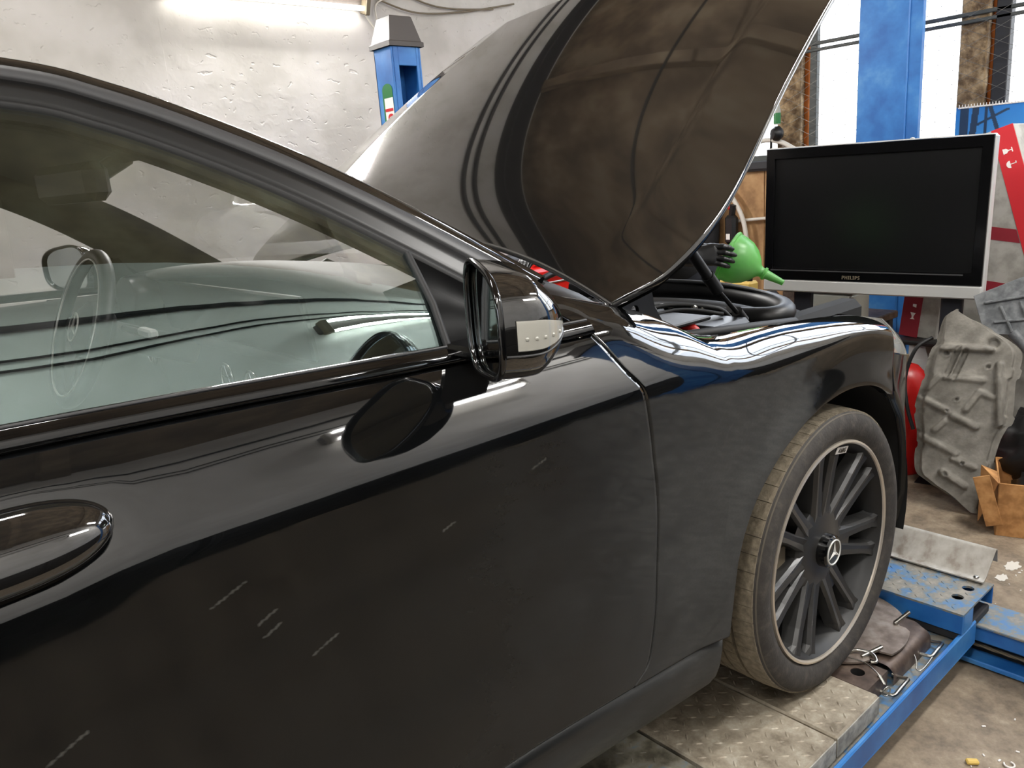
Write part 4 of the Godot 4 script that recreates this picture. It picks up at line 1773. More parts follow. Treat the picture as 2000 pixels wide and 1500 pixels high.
# ------------------------------------------------------------------ inside the car and under its bonnet
func sweep(st: SurfaceTool, sec: Array, z0: float, z1: float, n := 12, bow := 0.0, caps := true, crown := 0.0) -> void:
	var rows := []
	for i in n + 1:
		var z := lerpf(z0, z1, float(i) / n)
		var c := 1.0 - pow((2.0 * i / n) - 1.0, 2.0)
		var row := PackedVector3Array()
		for q in sec:
			row.append(Vector3(q.x + bow * c, q.y + (crown * c if q.y > 1.0 and q.x < -0.65 else 0.0), z))
		rows.append(row)
	grid(st, rows)
	if caps:
		face(st, Array(rows[0]), Vector3(0, 0, -1))
		face(st, Array(rows[n]), Vector3(0, 0, 1))


func cabin(t: Node3D) -> void:
	var st := S()
	# dashboard: long soft top falling to a face with a wide dark display
	sweep(st, [Vector2(-0.60, 1.005), Vector2(-0.72, 1.035), Vector2(-0.84, 1.052), Vector2(-0.915, 1.056), Vector2(-0.945, 1.050), Vector2(-0.955, 1.040), Vector2(-0.95, 1.028)], -0.73, 0.73, 20, 0.05, false, 0.036)
	obj("dash_top", st, M.dash_top, t)
	st = S()
	sweep(st, [Vector2(-0.95, 1.028), Vector2(-0.925, 1.02), Vector2(-0.915, 0.93), Vector2(-0.925, 0.91), Vector2(-0.965, 0.90), Vector2(-0.97, 0.885), Vector2(-0.93, 0.86), Vector2(-0.90, 0.70), Vector2(-0.82, 0.45), Vector2(-0.62, 0.40), Vector2(-0.60, 1.0)], -0.73, 0.73, 20, 0.05, true, 0.036)
	var face_part := obj("dashboard", st, M.leather, t)
	st = S()
	sweep(st, [Vector2(-0.966, 0.902), Vector2(-0.974, 0.892), Vector2(-0.968, 0.880)], -0.72, 0.72, 20, 0.05, false)
	obj("dash_strip", st, M.satin_trim, face_part)
	st = S()
	box(st, Vector3(-0.955, 0.985, -0.05), Vector3(0.014, 0.13, 0.80), 0.006, Basis(Vector3.BACK, 0.12))
	obj("wide_display", st, M.screen_black, face_part)
	# centre vents with bright rings, and two small ones at the ends
	for z in [0.06, 0.155, -0.08, -0.62]:
		st = S()
		var pts := []
		for k in 24:
			pts.append(Vector3(-0.955 - 0.01, 0.835 + 0.034 * sin(TAU * k / 24), z + 0.034 * cos(TAU * k / 24)))
		tube(st, pts, 0.0035, 6, true)
		for k in 3:
			var a := PI * k / 3.0
			tube(st, [Vector3(-0.962, 0.835 + 0.03 * sin(a), z + 0.03 * cos(a)), Vector3(-0.962, 0.835 - 0.03 * sin(a), z - 0.03 * cos(a))], 0.002, 5)
		obj("vent_ring", st, M.chrome, face_part)
	# round cluster end beside the wheel
	st = S()
	lathe(st, [Vector2(0.0, 0.02), Vector2(0.05, 0.02), Vector2(0.056, 0.012), Vector2(0.058, -0.06)], spin(Vector3(-0.985, 1.0, -0.63), Vector3(-1, 0.1, 0.25)), 28)
	obj("side_vent", st, M.satin_black, face_part)
	# steering wheel
	var w := Node3D.new()
	w.name = "steering_wheel"
	t.add_child(w, true)
	var c := Vector3(-1.185, 0.965, -0.37)
	w.position = c - gpos(t)
	var ax := Vector3(-1, 0.40, 0.0).normalized()
	var ua := Vector3(0.40, 1, 0).normalized()
	var ub := Vector3(0, 0, 1)
	st = S()
	var ring := []
	for k in 48:
		ring.append(c + ua * 0.178 * sin(TAU * k / 48) + ub * 0.182 * cos(TAU * k / 48))
	tube(st, ring, 0.0165, 12, true)
	obj("wheel_ring", st, M.leather, w)
	st = S()
	lathe(st, [Vector2(0.0, 0.030), Vector2(0.045, 0.026), Vector2(0.068, 0.010), Vector2(0.072, -0.02), Vector2(0.05, -0.05)], spin(c - ax * 0.015, ax), 28)
	obj("wheel_boss", st, M.leather, w)
	for a in [0.0, PI, PI * 1.5]:
		st = S()
		var o := ub * cos(a) + ua * sin(a)
		var q := ub * -sin(a) + ua * cos(a)
		var bs := Basis(o, q, o.cross(q))
		box(st, c + o * 0.115 - ax * 0.012, Vector3(0.11, 0.036, 0.014), 0.005, bs)
		obj("wheel_spoke", st, M.satin_trim, w)
	st = S()
	var rr := []
	for k in 24:
		rr.append(c + ax * 0.017 + ua * 0.034 * sin(TAU * k / 24) + ub * 0.034 * cos(TAU * k / 24))
	tube(st, rr, 0.002, 6, true)
	for k in 3:
		var a := PI / 2 + TAU * k / 3
		tube(st, [c + ax * 0.017, c + ax * 0.017 + ua * 0.033 * sin(a) + ub * 0.033 * cos(a)], [0.005, 0.0015], 6)
	obj("wheel_emblem", st, M.badge_silver, w)
	st = S()
	var inl := []
	for k in 48:
		inl.append(c + ax * 0.014 + ua * 0.166 * sin(TAU * k / 48) + ub * 0.170 * cos(TAU * k / 48))
	tube(st, inl, 0.0026, 6, true)
	obj("ring_inlay", st, M.badge_silver, w)
	st = S()
	tube(st, [c - ax * 0.05, Vector3(-0.93, 0.86, -0.37)], 0.035, 12)
	tube(st, [Vector3(-1.10, 0.955, -0.33), Vector3(-1.09, 0.95, -0.20)], [0.008, 0.010], 8)
	obj("steering_column", st, M.leather, t)
	st = S()
	box(st, Vector3(-1.09, 0.955, -0.185), Vector3(0.022, 0.020, 0.085), 0.005)
	obj("column_stalk", st, M.tv_silver, t)
	# rear-view mirror and its stem
	st = S()
	box(st, Vector3(-1.235, 1.285, 0.03), Vector3(0.05, 0.07, 0.20), 0.02, Basis(Vector3.UP, 0.25))
	tube(st, [Vector3(-1.20, 1.29, 0.0), Vector3(-1.12, 1.335, 0.0)], 0.018, 8)
	obj("rear_view_mirror", st, M.leather, t)
	# front seats
	for z in [0.37, -0.37]:
		st = S()
		var rows := []
		for q in [[0.0, 0.0], [0.55, 0.02], [0.60, 0.25], [0.57, 0.50], [0.50, 0.60]]:
			pass
		box(st, Vector3(-1.60, 0.50, z), Vector3(0.52, 0.16, 0.48), 0.06, Basis(Vector3.BACK, 0.12))
		obj("seat_base", st, M.leather, t)
		st = S()
		box(st, Vector3(-1.92, 0.83, z), Vector3(0.14, 0.62, 0.46), 0.06, Basis(Vector3.BACK, 0.32))
		obj("seat_back", st, M.leather, t)
		st = S()
		box(st, Vector3(-2.03, 1.17, z), Vector3(0.09, 0.16, 0.24), 0.04, Basis(Vector3.BACK, 0.25))
		obj("head_restraint", st, M.leather, t)
	# door cards, tunnel, rear bulkhead
	for s in [1, -1]:
		st = S()
		var rows := []
		for q in [[0.40, 0.78], [0.62, 0.76], [0.70, 0.735], [0.74, 0.75], [0.90, 0.785], [0.985, 0.80], [1.0, 0.815]]:
			var row := PackedVector3Array()
			for i in 9:
				row.append(Vector3(lerpf(-2.3, -0.90, i / 8.0), q[0], q[1] * s))
			rows.append(row)
		grid(st, rows, s > 0)
		obj("door_card", st, M.leather, t)
	st = S()
	box(st, Vector3(-1.35, 0.55, 0.0), Vector3(1.0, 0.36, 0.26), 0.04)
	obj("centre_console", st, M.leather, t)
	st = S()
	box(st, Vector3(-2.75, 0.72, 0), Vector3(0.25, 0.75, 1.3), 0.06, Basis(Vector3.BACK, 0.2))
	obj("rear_bench", st, M.leather, t)
	st = S()
	bx(st, -0.66, -0.58, 0.25, 0.995, -0.78, 0.78, 0.01)
	obj("bulkhead", st, M.dark_hollow, t)


func engine_bay(t: Node3D) -> void:
	var st := S()
	# cowl below the windscreen
	var rows := []
	for q in [[0.0, 0.0], [0.10, -0.015], [0.18, -0.03], [0.20, -0.09]]:
		var row := PackedVector3Array()
		for k in 15:
			var v := lerpf(-1.0, 1.0, k / 14.0)
			row.append(Vector3(-0.735 + 0.17 * (1 - v * v) + q[0], 1.052 - 0.03 * v * v * v * v + q[1], 0.735 * v))
		rows.append(row)
	grid(st, rows)
	obj("cowl", st, M.black_plastic, t)
	for s in [1, -1]:
		# black ledge inside each wing, with bolts
		st = S()
		rows = []
		for q in [[0.0, -0.012], [-0.012, -0.022], [-0.055, -0.026], [-0.06, -0.10]]:
			var row := PackedVector3Array()
			for i in 28:
				var x := lerpf(-0.52, 0.60, i / 27.0)
				row.append(Vector3(x, seam_y(x) + q[1], (seam_z(x) + q[0]) * s))
			rows.append(row)
		grid(st, rows)
		obj("wing_ledge", st, M.black_plastic, t)
		st = S()
		for x in [-0.36, -0.1, 0.12, 0.34]:
			lathe(st, [Vector2(0.0, 0.008), Vector2(0.007, 0.008), Vector2(0.009, 0.0)], Transform3D(Basis.IDENTITY, Vector3(x, seam_y(x) - 0.024, (seam_z(x) - 0.033) * s)), 6)
		obj("wing_bolt", st, M.bright_metal, t)
		# inner wing wall and strut tower
		st = S()
		bx(st, -0.58, 0.62, 0.45, 0.83, 0.60 * s, 0.68 * s, 0.02)
		obj("inner_wing", st, M.dark_hollow, t)
		# hinge plate and gas strut
		st = S()
		var xf := Transform3D(Basis(Vector3(1, 0, 0), Vector3(0, 1, 0), Vector3(0, 0, 1)), Vector3(0, 0, 0.672 * s))
		extrude(st, [Vector2(-0.50, 0.955), Vector2(-0.42, 0.915), Vector2(-0.315, 0.875), Vector2(-0.285, 0.885), Vector2(-0.335, 0.955), Vector2(-0.345, 0.995), Vector2(-0.325, 1.015), Vector2(-0.355, 1.03), Vector2(-0.43, 0.995), Vector2(-0.50, 0.978)], xf, 0.008, 0.002, [circle(Vector2(-0.40, 0.955), 0.012, 12)])
		box(st, Vector3(-0.36, 0.94, 0.66 * s), Vector3(0.09, 0.03, 0.03), 0.008)
		obj("bonnet_hinge", st, M.satin_black, t)
		st = S()
		tube(st, [Vector3(-0.175, 1.075, 0.635 * s), Vector3(-0.075, 0.975, 0.635 * s)], 0.0125, 12)
		tube(st, [Vector3(-0.085, 0.985, 0.635 * s), Vector3(-0.045, 0.945, 0.635 * s)], 0.0155, 12)
		var strut := obj("gas_strut", st, M.black_plastic, t)
		st = S()
		tube(st, [Vector3(-0.05, 0.95, 0.635 * s), Vector3(0.05, 0.868, 0.635 * s)], 0.006, 10)
		obj("strut_rod", st, M.satin_black, strut)
		st = S()
		tube(st, [Vector3(0.035, 0.882, 0.635 * s), Vector3(0.065, 0.855, 0.635 * s)], 0.014, 10)
		obj("strut_foot", st, M.black_plastic, strut)
	# engine cover, fuse box with red tube, battery terminal cover
	st = S()
	box(st, Vector3(-0.02, 0.79, 0.0), Vector3(0.62, 0.10, 0.50), 0.03)
	for k in 4:
		box(st, Vector3(-0.02, 0.845, -0.15 + k * 0.1), Vector3(0.5, 0.014, 0.05), 0.006)
	obj("engine_cover", st, M.black_plastic, t)
	st = S()
	bx(st, -0.32, -0.15, 0.77, 0.868, 0.50, 0.63, 0.012)
	obj("fuse_box", st, M.black_plastic, t)
	st = S()
	box(st, Vector3(-0.185, 0.893, 0.605), Vector3(0.15, 0.010, 0.115), 0.004)
	box(st, Vector3(-0.26, 0.873, 0.605), Vector3(0.010, 0.05, 0.115), 0.004)
	box(st, Vector3(-0.185, 0.873, 0.548), Vector3(0.15, 0.05, 0.010), 0.004)
	obj("terminal_hood", st, M.black_plastic, t)
	st = S()
	tube(st, crom([Vector3(-0.20, 0.878, 0.60), Vector3(-0.175, 0.882, 0.635), Vector3(-0.165, 0.868, 0.66), Vector3(-0.16, 0.83, 0.665)], 5), 0.011, 10)
	obj("red_cable", st, M.red_plastic, t)
	st = S()
	box(st, Vector3(-0.23, 0.892, 0.535), Vector3(0.055, 0.028, 0.06), 0.008)
	obj("terminal_cap", st, M.red_plastic, t)
	st = S()
	bx(st, -0.12, 0.03, 0.80, 0.872, 0.57, 0.68, 0.01)
	obj("filter_box", st, M.satin_black, t)
	# hoses
	var hs := [[Vector3(-0.30, 0.885, 0.70), Vector3(-0.2, 0.883, 0.742), Vector3(-0.05, 0.87, 0.755), Vector3(0.12, 0.85, 0.74)], [Vector3(-0.2, 0.88, 0.45), Vector3(-0.08, 0.905, 0.50), Vector3(0.02, 0.89, 0.58), Vector3(0.06, 0.86, 0.60)], [Vector3(-0.25, 0.9, 0.42), Vector3(-0.02, 0.895, 0.44), Vector3(0.1, 0.87, 0.56)], [Vector3(-0.28, 0.88, 0.5), Vector3(-0.1, 0.9, 0.55), Vector3(0.0, 0.88, 0.62)]]
	for i in hs.size():
		st = S()
		tube(st, crom(hs[i], 8), [0.012, 0.006, 0.008, 0.005][i], 9)
		obj("hose", st, M.rubber, t)
	st = S()
	for p in [Vector3(-0.14, 0.905, 0.47), Vector3(-0.07, 0.902, 0.49), Vector3(-0.02, 0.895, 0.55), Vector3(-0.19, 0.9, 0.44)]:
		box(st, p, Vector3(0.018, 0.012, 0.014), 0.004)
		box(st, p + Vector3(0.02, -0.004, 0.012), Vector3(0.022, 0.006, 0.008), 0.002)
	obj("clip", st, M.bright_metal, t)
	# broad air duct looping over the radiator, and the front panel behind it
	st = S()
	var loop := crom([Vector3(0.20, 0.870, -0.1), Vector3(0.34, 0.868, 0.10), Vector3(0.40, 0.862, 0.30), Vector3(0.37, 0.856, 0.48), Vector3(0.30, 0.852, 0.60), Vector3(0.24, 0.846, 0.645), Vector3(0.19, 0.842, 0.63), Vector3(0.17, 0.84, 0.56)], 8)
	tube(st, loop, 0.027, 12)
	obj("air_duct", st, M.black_plastic, t)
	st = S()
	var ridge := crom([Vector3(0.22, 0.897, -0.1), Vector3(0.335, 0.896, 0.10), Vector3(0.385, 0.890, 0.30), Vector3(0.355, 0.884, 0.47), Vector3(0.29, 0.880, 0.59)], 8)
	var rr2 := []
	for i in ridge.size():
		rr2.append(0.006 * clampf((ridge.size() - 1 - i) / 8.0, 0.05, 1.0))
	tube(st, ridge, rr2, 8)
	obj("duct_ridge", st, M.satin_trim, t)
	st = S()
	rows = []
	for q in crom([Vector2(0.50, 0.775), Vector2(0.54, 0.795), Vector2(0.60, 0.800), Vector2(0.68, 0.785), Vector2(0.76, 0.745), Vector2(0.80, 0.68)], 4):
		var row := PackedVector3Array()
		for k in 19:
			var v := lerpf(-1.0, 1.0, k / 18.0)
			row.append(Vector3(q[0] + 0.06 * (1 - v * v) - 0.10 * v * v * v * v, q[1] - 0.015 * v * v - 0.05 * pow(absf(v), 5.0), 0.62 * v))
		rows.append(row)
	grid(st, rows)
	obj("front_panel", st, M.black_plastic, t)
	st = S()
	var rim := []
	for k in 17:
		var v := lerpf(-1.0, 1.0, k / 16.0)
		rim.append(Vector3(0.60 + 0.06 * (1 - v * v) - 0.10 * v * v * v * v, 0.815 - 0.035 * v * v, 0.52 * v))
	tube(st, rim, 0.006, 8)
	obj("bonnet_seal", st, M.rubber, t)
	st = S()
	bx(st, -0.58, 0.62, 0.40, 0.62, -0.62, 0.62, 0.02)
	bx(st, 0.40, 0.58, 0.30, 0.70, -0.60, 0.60, 0.02)
	obj("engine_block", st, M.dark_hollow, t)


# ------------------------------------------------------------------ things round the bay
func clutter() -> void:
	television()
	big_carton()
	trays()
	bench()
	wall_bits()
	floor_bits()
	red_trolley()
	cabinets()
	grit()


func television() -> void:
	var c := Vector3(2.0, 0.945, 0.038)
	var yaw := deg_to_rad(8.5)
	# local x runs left to right as the viewer sees it, z towards the viewer
	var bz := Vector3(-cos(yaw), 0, sin(yaw))
	var bxx := Vector3.UP.cross(bz).normalized()
	var bs := Basis(bxx, Vector3.UP, bz).rotated(bz, deg_to_rad(-0.9))
	var xf := Transform3D(bs, c)
	var t := thing("television", "large flat television, switched off, glossy black frame above a silver lower edge", "television", Vector3(2.0, FY, 0.04))
	var st := S()
	box(st, xf * Vector3(0, 0.0, -0.05), Vector3(0.965, 0.685, 0.08), 0.012, bs)
	obj("tv_shell", st, M.tv_silver, t)
	st = S()
	var w := 0.478
	var out := [Vector2(-w, -0.283), Vector2(w, -0.283), Vector2(w, 0.338), Vector2(-w, 0.338)]
	var inn := [Vector2(-0.435, -0.228), Vector2(0.435, -0.228), Vector2(0.435, 0.29), Vector2(-0.435, 0.29)]
	extrude(st, out, Transform3D(bs, xf * Vector3(0, 0, -0.012)), 0.018, 0.004, [inn])
	obj("tv_frame", st, M.tv_bezel, t)
	st = S()
	box(st, xf * Vector3(0, 0.031, -0.012), Vector3(0.875, 0.522, 0.012), 0.001, bs)
	obj("tv_screen", st, M.tv_screen, t)
	st = S()
	box(st, xf * Vector3(-0.02, -0.238, 0.006), Vector3(0.85, 0.006, 0.004), 0.001, bs)
	obj("frame_line", st, M.satin_trim, t)
	st = S()
	box(st, xf * Vector3(0, -0.313, -0.003), Vector3(0.96, 0.058, 0.02), 0.006, bs)
	obj("silver_strip", st, M.tv_silver, t)
	lettering("maker_lettering", "PHILIPS", 0.016, 0.001, Transform3D(bs, xf * Vector3(-0.06, -0.265, 0.0065)), M.bracket, t)
	for sx in [-0.30, 0.36]:
		st = S()
		box(st, xf * Vector3(sx, -0.74, -0.06), Vector3(0.085, 0.86, 0.045), 0.006, bs)
		box(st, xf * Vector3(sx, -1.152, 0.0), Vector3(0.09, 0.03, 0.42), 0.006, bs)
		obj("stand_leg", st, M.navy, t)
	st = S()
	lathe(st, [Vector2(0.0, 0.006), Vector2(0.008, 0.004), Vector2(0.011, 0.0)], Transform3D(bs, xf * Vector3(0.16, 0.3425, -0.03)), 14)
	obj("top_button", st, M.tv_silver, t)


func big_carton() -> void:
	# a tall carton leaning sideways behind the television
	var a := Vector3(0, 0.955, -0.298)
	var b := Vector3(0, 0.298, 0.955)
	var n := Vector3(-1, 0, 0)
	var tr := Vector3(2.36, 1.318, 0.487)
	var W := 0.60
	var L := 1.38
	var bs := Basis(b, a, b.cross(a))
	var at := func(u: float, v: float, d: float) -> Vector3:
		return tr - b * u - a * v + n * d
	var t := thing("tall_carton", "tall grey carton with red edge band and red stripes leaning behind the television", "carton", Vector3(2.45, FY, 0.2))
	var st := S()
	box(st, at.call(W * 0.5, L * 0.5, -0.10), Vector3(W, L, 0.2), 0.006, bs)
	obj("carton_body", st, M.carton_grey, t)
	st = S()
	box(st, at.call(0.0435, L * 0.5, 0.001), Vector3(0.087, L, 0.003), 0.001, bs)
	obj("red_band", st, M.carton_red, t)
	# printed stripes run down towards the band
	for q in [[0.19, 0.16], [0.285, 0.355], [0.285, 0.62]]:
		st = S()
		var p0 := Vector2(-q[0] + 0.0, -q[1])
		var len := 0.195
		var poly := [p0, p0 + Vector2(0.0, -0.062), p0 + Vector2(len, -0.062 - 0.09), p0 + Vector2(len, -0.09)]
		if q[1] < 0.3:
			poly = [Vector2(-0.087, -0.02), Vector2(-0.16, -0.05), Vector2(-0.16, -0.26), Vector2(-0.087, -0.10)]
		extrude(st, poly, Transform3D(Basis(b, a, n), tr), 0.0015)
		obj("printed_stripe", st, M.carton_stripe, t)
	# handling symbols on the band, lying on their side: a glass, an umbrella
	st = S()
	var f := Transform3D(Basis(a, -b, n), tr - b * 0.045 - a * 0.105 + n * 0.003)
	extrude(st, [Vector2(0.018, 0.012), Vector2(0.018, -0.012), Vector2(0.004, -0.010), Vector2(-0.004, -0.002), Vector2(-0.004, 0.002), Vector2(0.004, 0.010)].map(func(q): return Vector2(q.y, q.x)), f, 0.001)
	extrude(st, [Vector2(-0.002, -0.004), Vector2(0.002, -0.004), Vector2(0.002, -0.016), Vector2(-0.002, -0.016)], f, 0.001)
	extrude(st, [Vector2(-0.010, -0.016), Vector2(0.010, -0.016), Vector2(0.010, -0.020), Vector2(-0.010, -0.020)], f, 0.001)
	obj("glass_symbol", st, M.print_white, t)
	st = S()
	f.origin = tr - b * 0.045 - a * 0.165 + n * 0.003
	var um := []
	for i in 11:
		um.append(Vector2(0.016 * cos(PI * i / 10.0), 0.002 + 0.016 * sin(PI * i / 10.0)))
	extrude(st, um, f, 0.001)
	extrude(st, [Vector2(-0.0015, 0.002), Vector2(0.0015, 0.002), Vector2(0.0015, -0.020), Vector2(-0.0015, -0.020)], f, 0.001)
	extrude(st, [Vector2(-0.0015, -0.018), Vector2(0.008, -0.018), Vector2(0.008, -0.022), Vector2(-0.0015, -0.022)], f, 0.001)
	obj("umbrella_symbol", st, M.print_white, t)
	# a smaller red and grey carton below the screen
	var k := thing("small_carton", "small red and grey carton tilted below the television's right half", "carton", Vector3(2.3, 0.38, 0.2))
	var kb := Basis(Vector3(1, 0, 0), 0.10)
	st = S()
	box(st, Vector3(2.268, 0.495, 0.205), Vector3(0.10, 0.238, 0.17), 0.004, kb)
	obj("carton_body", st, M.carton_grey, k)
	st = S()
	box(st, Vector3(2.2165, 0.495, 0.165), Vector3(0.003, 0.235, 0.085), 0.001, kb)
	obj("red_face", st, M.carton_stripe, k)
	st = S()
	var g2 := Transform3D(Basis(kb * Vector3(0, 0, 1), kb * Vector3(0, 1, 0), Vector3(-1, 0, 0)), Vector3(2.2145, 0.48, 0.172))
	extrude(st, [Vector2(-0.012, 0.014), Vector2(0.012, 0.014), Vector2(0.004, -0.002), Vector2(0.004, -0.012), Vector2(0.011, -0.017), Vector2(-0.011, -0.017), Vector2(-0.004, -0.012), Vector2(-0.004, -0.002)], g2, 0.001)
	obj("glass_symbol", st, M.print_white, k)
	st = S()
	extrude(st, [Vector2(-0.006, 0.055), Vector2(0.010, 0.055), Vector2(0.010, 0.040), Vector2(-0.006, 0.044)], g2, 0.001)
	obj("arrow_symbol", st, M.print_white, k)
	var so := thing("stool", "black tubular stool on the floor carrying the small red and grey carton", "stool", Vector3(2.25, FY, 0.205))
	st = S()
	bx(st, 2.14, 2.36, 0.352, 0.374, 0.06, 0.35, 0.008)
	obj("stool_seat", st, M.black_plastic, so)
	for sx in [-1, 1]:
		for sz in [-1, 1]:
			st = S()
			tube(st, [Vector3(2.25 + 0.13 * sx, FY + 0.004, 0.205 + 0.16 * sz), Vector3(2.25 + 0.09 * sx, 0.354, 0.205 + 0.12 * sz)], 0.011, 8)
			obj("leg", st, M.black_plastic, so)
	st = S()
	tube(st, [Vector3(2.13, 0.02, 0.06), Vector3(2.13, 0.02, 0.35)], 0.008, 8)
	tube(st, [Vector3(2.37, 0.02, 0.06), Vector3(2.37, 0.02, 0.35)], 0.008, 8)
	obj("stretcher", st, M.black_plastic, so)


func trays() -> void:
	# engine undertray, leaning on its foot: outline, ribs and holes in its own plane
	var p0 := Vector3(1.72, 0.15, 0.55)
	var X := Vector3(0.3162, 0, 0.9487)
	var Y := Vector3(0.286, 0.9535, -0.0953)
	var N := Vector3(-0.9045, 0.3015, 0.3015)
	var lv := [-0.361, -0.298, -0.238, -0.176, -0.069, 0.037, 0.156, 0.275, 0.341, 0.431, 0.461]
	var ll := [0.085, 0.0, -0.107, -0.13, -0.127, -0.144, -0.123, -0.102, -0.078, -0.056, -0.022]
	var rv := [-0.361, -0.271, -0.176, -0.061, 0.034, 0.177, 0.29, 0.339, 0.392, 0.445, 0.461]
	var rl := [0.103, 0.133, 0.15, 0.173, 0.207, 0.211, 0.226, 0.184, 0.093, 0.008, -0.018]
	var ribs := [[-0.125, 0.089, -0.027, 0.042, 0.012], [0.0, 0.024, 0.083, -0.017, 0.012], [-0.112, -0.07, 0.018, -0.131, 0.013], [-0.098, 0.131, -0.06, 0.178, 0.008], [-0.032, 0.18, 0.096, 0.173, 0.009], [0.045, 0.053, 0.087, 0.124, 0.009], [0.087, 0.124, 0.137, 0.108, 0.009], [-0.061, -0.04, -0.029, -0.003, 0.008], [-0.024, -0.208, 0.058, -0.258, 0.013], [0.012, -0.151, 0.086, -0.18, 0.010], [-0.06, 0.30, 0.12, 0.30, 0.02], [0.15, 0.24, 0.165, 0.0, 0.02]]
	var pits := [[-0.111, 0.263, 0.007], [0.111, 0.229, 0.008], [0.01, 0.091, 0.007], [-0.023, 0.042, 0.006], [0.126, 0.325, 0.022], [-0.131, -0.051, 0.010], [-0.038, 0.278, 0.009], [-0.015, -0.215, 0.010], [0.045, -0.165, 0.007]]
	var slots := [[-0.032, 0.19, 0.004, 0.30], [-0.006, 0.181, 0.03, 0.286]]
	var hf := func(u: float, v: float) -> float:
		var h := 0.0
		var p := Vector2(u, v)
		for r in ribs:
			var q := Geometry2D.get_closest_point_to_segment(p, Vector2(r[0], r[1]), Vector2(r[2], r[3]))
			h = maxf(h, r[4] * 1.4 * smoothstep(0.017, 0.007, p.distance_to(q)))
		for r in slots:
			var q := Geometry2D.get_closest_point_to_segment(p, Vector2(r[0], r[1]), Vector2(r[2], r[3]))
			h -= 0.022 * smoothstep(0.012, 0.008, p.distance_to(q))
		for r in pits:
			var d: float = p.distance_to(Vector2(r[0], r[1])) / r[2]
			h += 0.004 * exp(-pow((d - 1.6) / 0.4, 2.0)) - 0.016 * smoothstep(1.0, 0.7, d)
		h += 0.018 * cos(u * 9.0) + 0.008 * sin(v * 11.0)
		return h
	var rows := []
	var back := []
	var nv := 150
	for i in nv + 1:
		var v := lerpf(-0.361, 0.461, float(i) / nv)
		var l := interp(lv, ll, v) + 0.006 * smoothstep(0.75, 0.95, sin(v * 44.0))
		var r := interp(rv, rl, v) + 0.010 * smoothstep(0.7, 0.9, sin(v * 33.0 + 1.0))
		var row := PackedVector3Array()
		var bk := PackedVector3Array()
		for k in 71:
			var f := k / 70.0
			var u := lerpf(l, maxf(r, l + 0.01), f)
			var edge := -0.030 * (smoothstep(0.10, 0.07, f) + smoothstep(0.90, 0.93, f))
			var p: Vector3 = p0 + X * u + Y * v + N * (hf.call(u, v) + edge)
			row.append(p)
			bk.append(p - N * 0.005)
		rows.append(row)
		back.append(bk)
	var st := S()
	grid(st, rows)
	grid(st, back, true)
	solo("engine_undertray", st, M.undertray, "grey ribbed engine undertray leaning upright before the television, nearest the car", "undertray", "")
	# a darker ribbed panel behind it
	st = S()
	var b0 := Vector3(2.06, 0.56, 0.66)
	var pl := [Vector2(-0.17, 0.06), Vector2(-0.12, -0.10), Vector2(-0.02, -0.10), Vector2(0.04, -0.20), Vector2(0.34, -0.22), Vector2(0.42, 0.10), Vector2(0.22, 0.20), Vector2(0.02, 0.15)]
	var fr := look(b0, Vector3(-0.92, 0.25, 0.28))
	extrude(st, pl, fr, 0.012, 0.003)
	for q in [[-0.07, 0.02, -0.02, -0.09], [0.0, 0.04, 0.06, -0.12], [0.10, 0.08, 0.14, -0.15], [-0.13, 0.03, 0.06, 0.07], [-0.09, -0.05, 0.12, -0.02]]:
		var m := Vector2((q[0] + q[2]) * 0.5, (q[1] + q[3]) * 0.5)
		var d := Vector2(q[2] - q[0], q[3] - q[1])
		var bs := fr.basis * Basis(Vector3(0, 0, 1), d.angle())
		box(st, fr * Vector3(m.x, m.y, 0.014), Vector3(d.length(), 0.012, 0.02), 0.004, bs)
	tube(st, [fr * Vector3(-0.02, -0.09, 0.02), fr * Vector3(0.05, -0.17, 0.025), fr * Vector3(0.3, -0.23, 0.02)], 0.022, 8)
	# its foot, down to the floor behind the pile
	box(st, Vector3(2.14, 0.10, 0.90), Vector3(0.02, 0.64, 0.06), 0.005, Basis(Vector3.BACK, 0.1))
	solo("ribbed_panel", st, M.dark_tray, "dark grey ribbed plastic panel above and behind the undertray at the right", "panel")
	# pile: pinkish cast part, black sheeting
	var pk := thing("cast_part", "pinkish metal car part lying in the pile right of the undertray", "car part", Vector3(1.98, 0.1, 0.86))
	st = S()
	box(st, Vector3(1.97, 0.27, 0.83), Vector3(0.10, 0.035, 0.16), 0.004, Basis(Vector3(1, 0, 0), -0.5))
	box(st, Vector3(1.95, 0.20, 0.80), Vector3(0.06, 0.05, 0.09), 0.004)
	tube(st, crom([Vector3(1.95, 0.22, 0.76), Vector3(1.94, 0.17, 0.80), Vector3(1.95, 0.16, 0.86), Vector3(1.98, 0.2, 0.92)], 5), 0.022, 8)
	obj("casting", st, M.pink_part, pk)
	st = S()
	tube(st, [Vector3(1.90, 0.175, 0.79), Vector3(1.93, 0.185, 0.80)], 0.014, 10)
	obj("bush", st, M.bright_metal, pk)
	var nz := FastNoiseLite.new()
	nz.seed = 3
	nz.frequency = 3.0
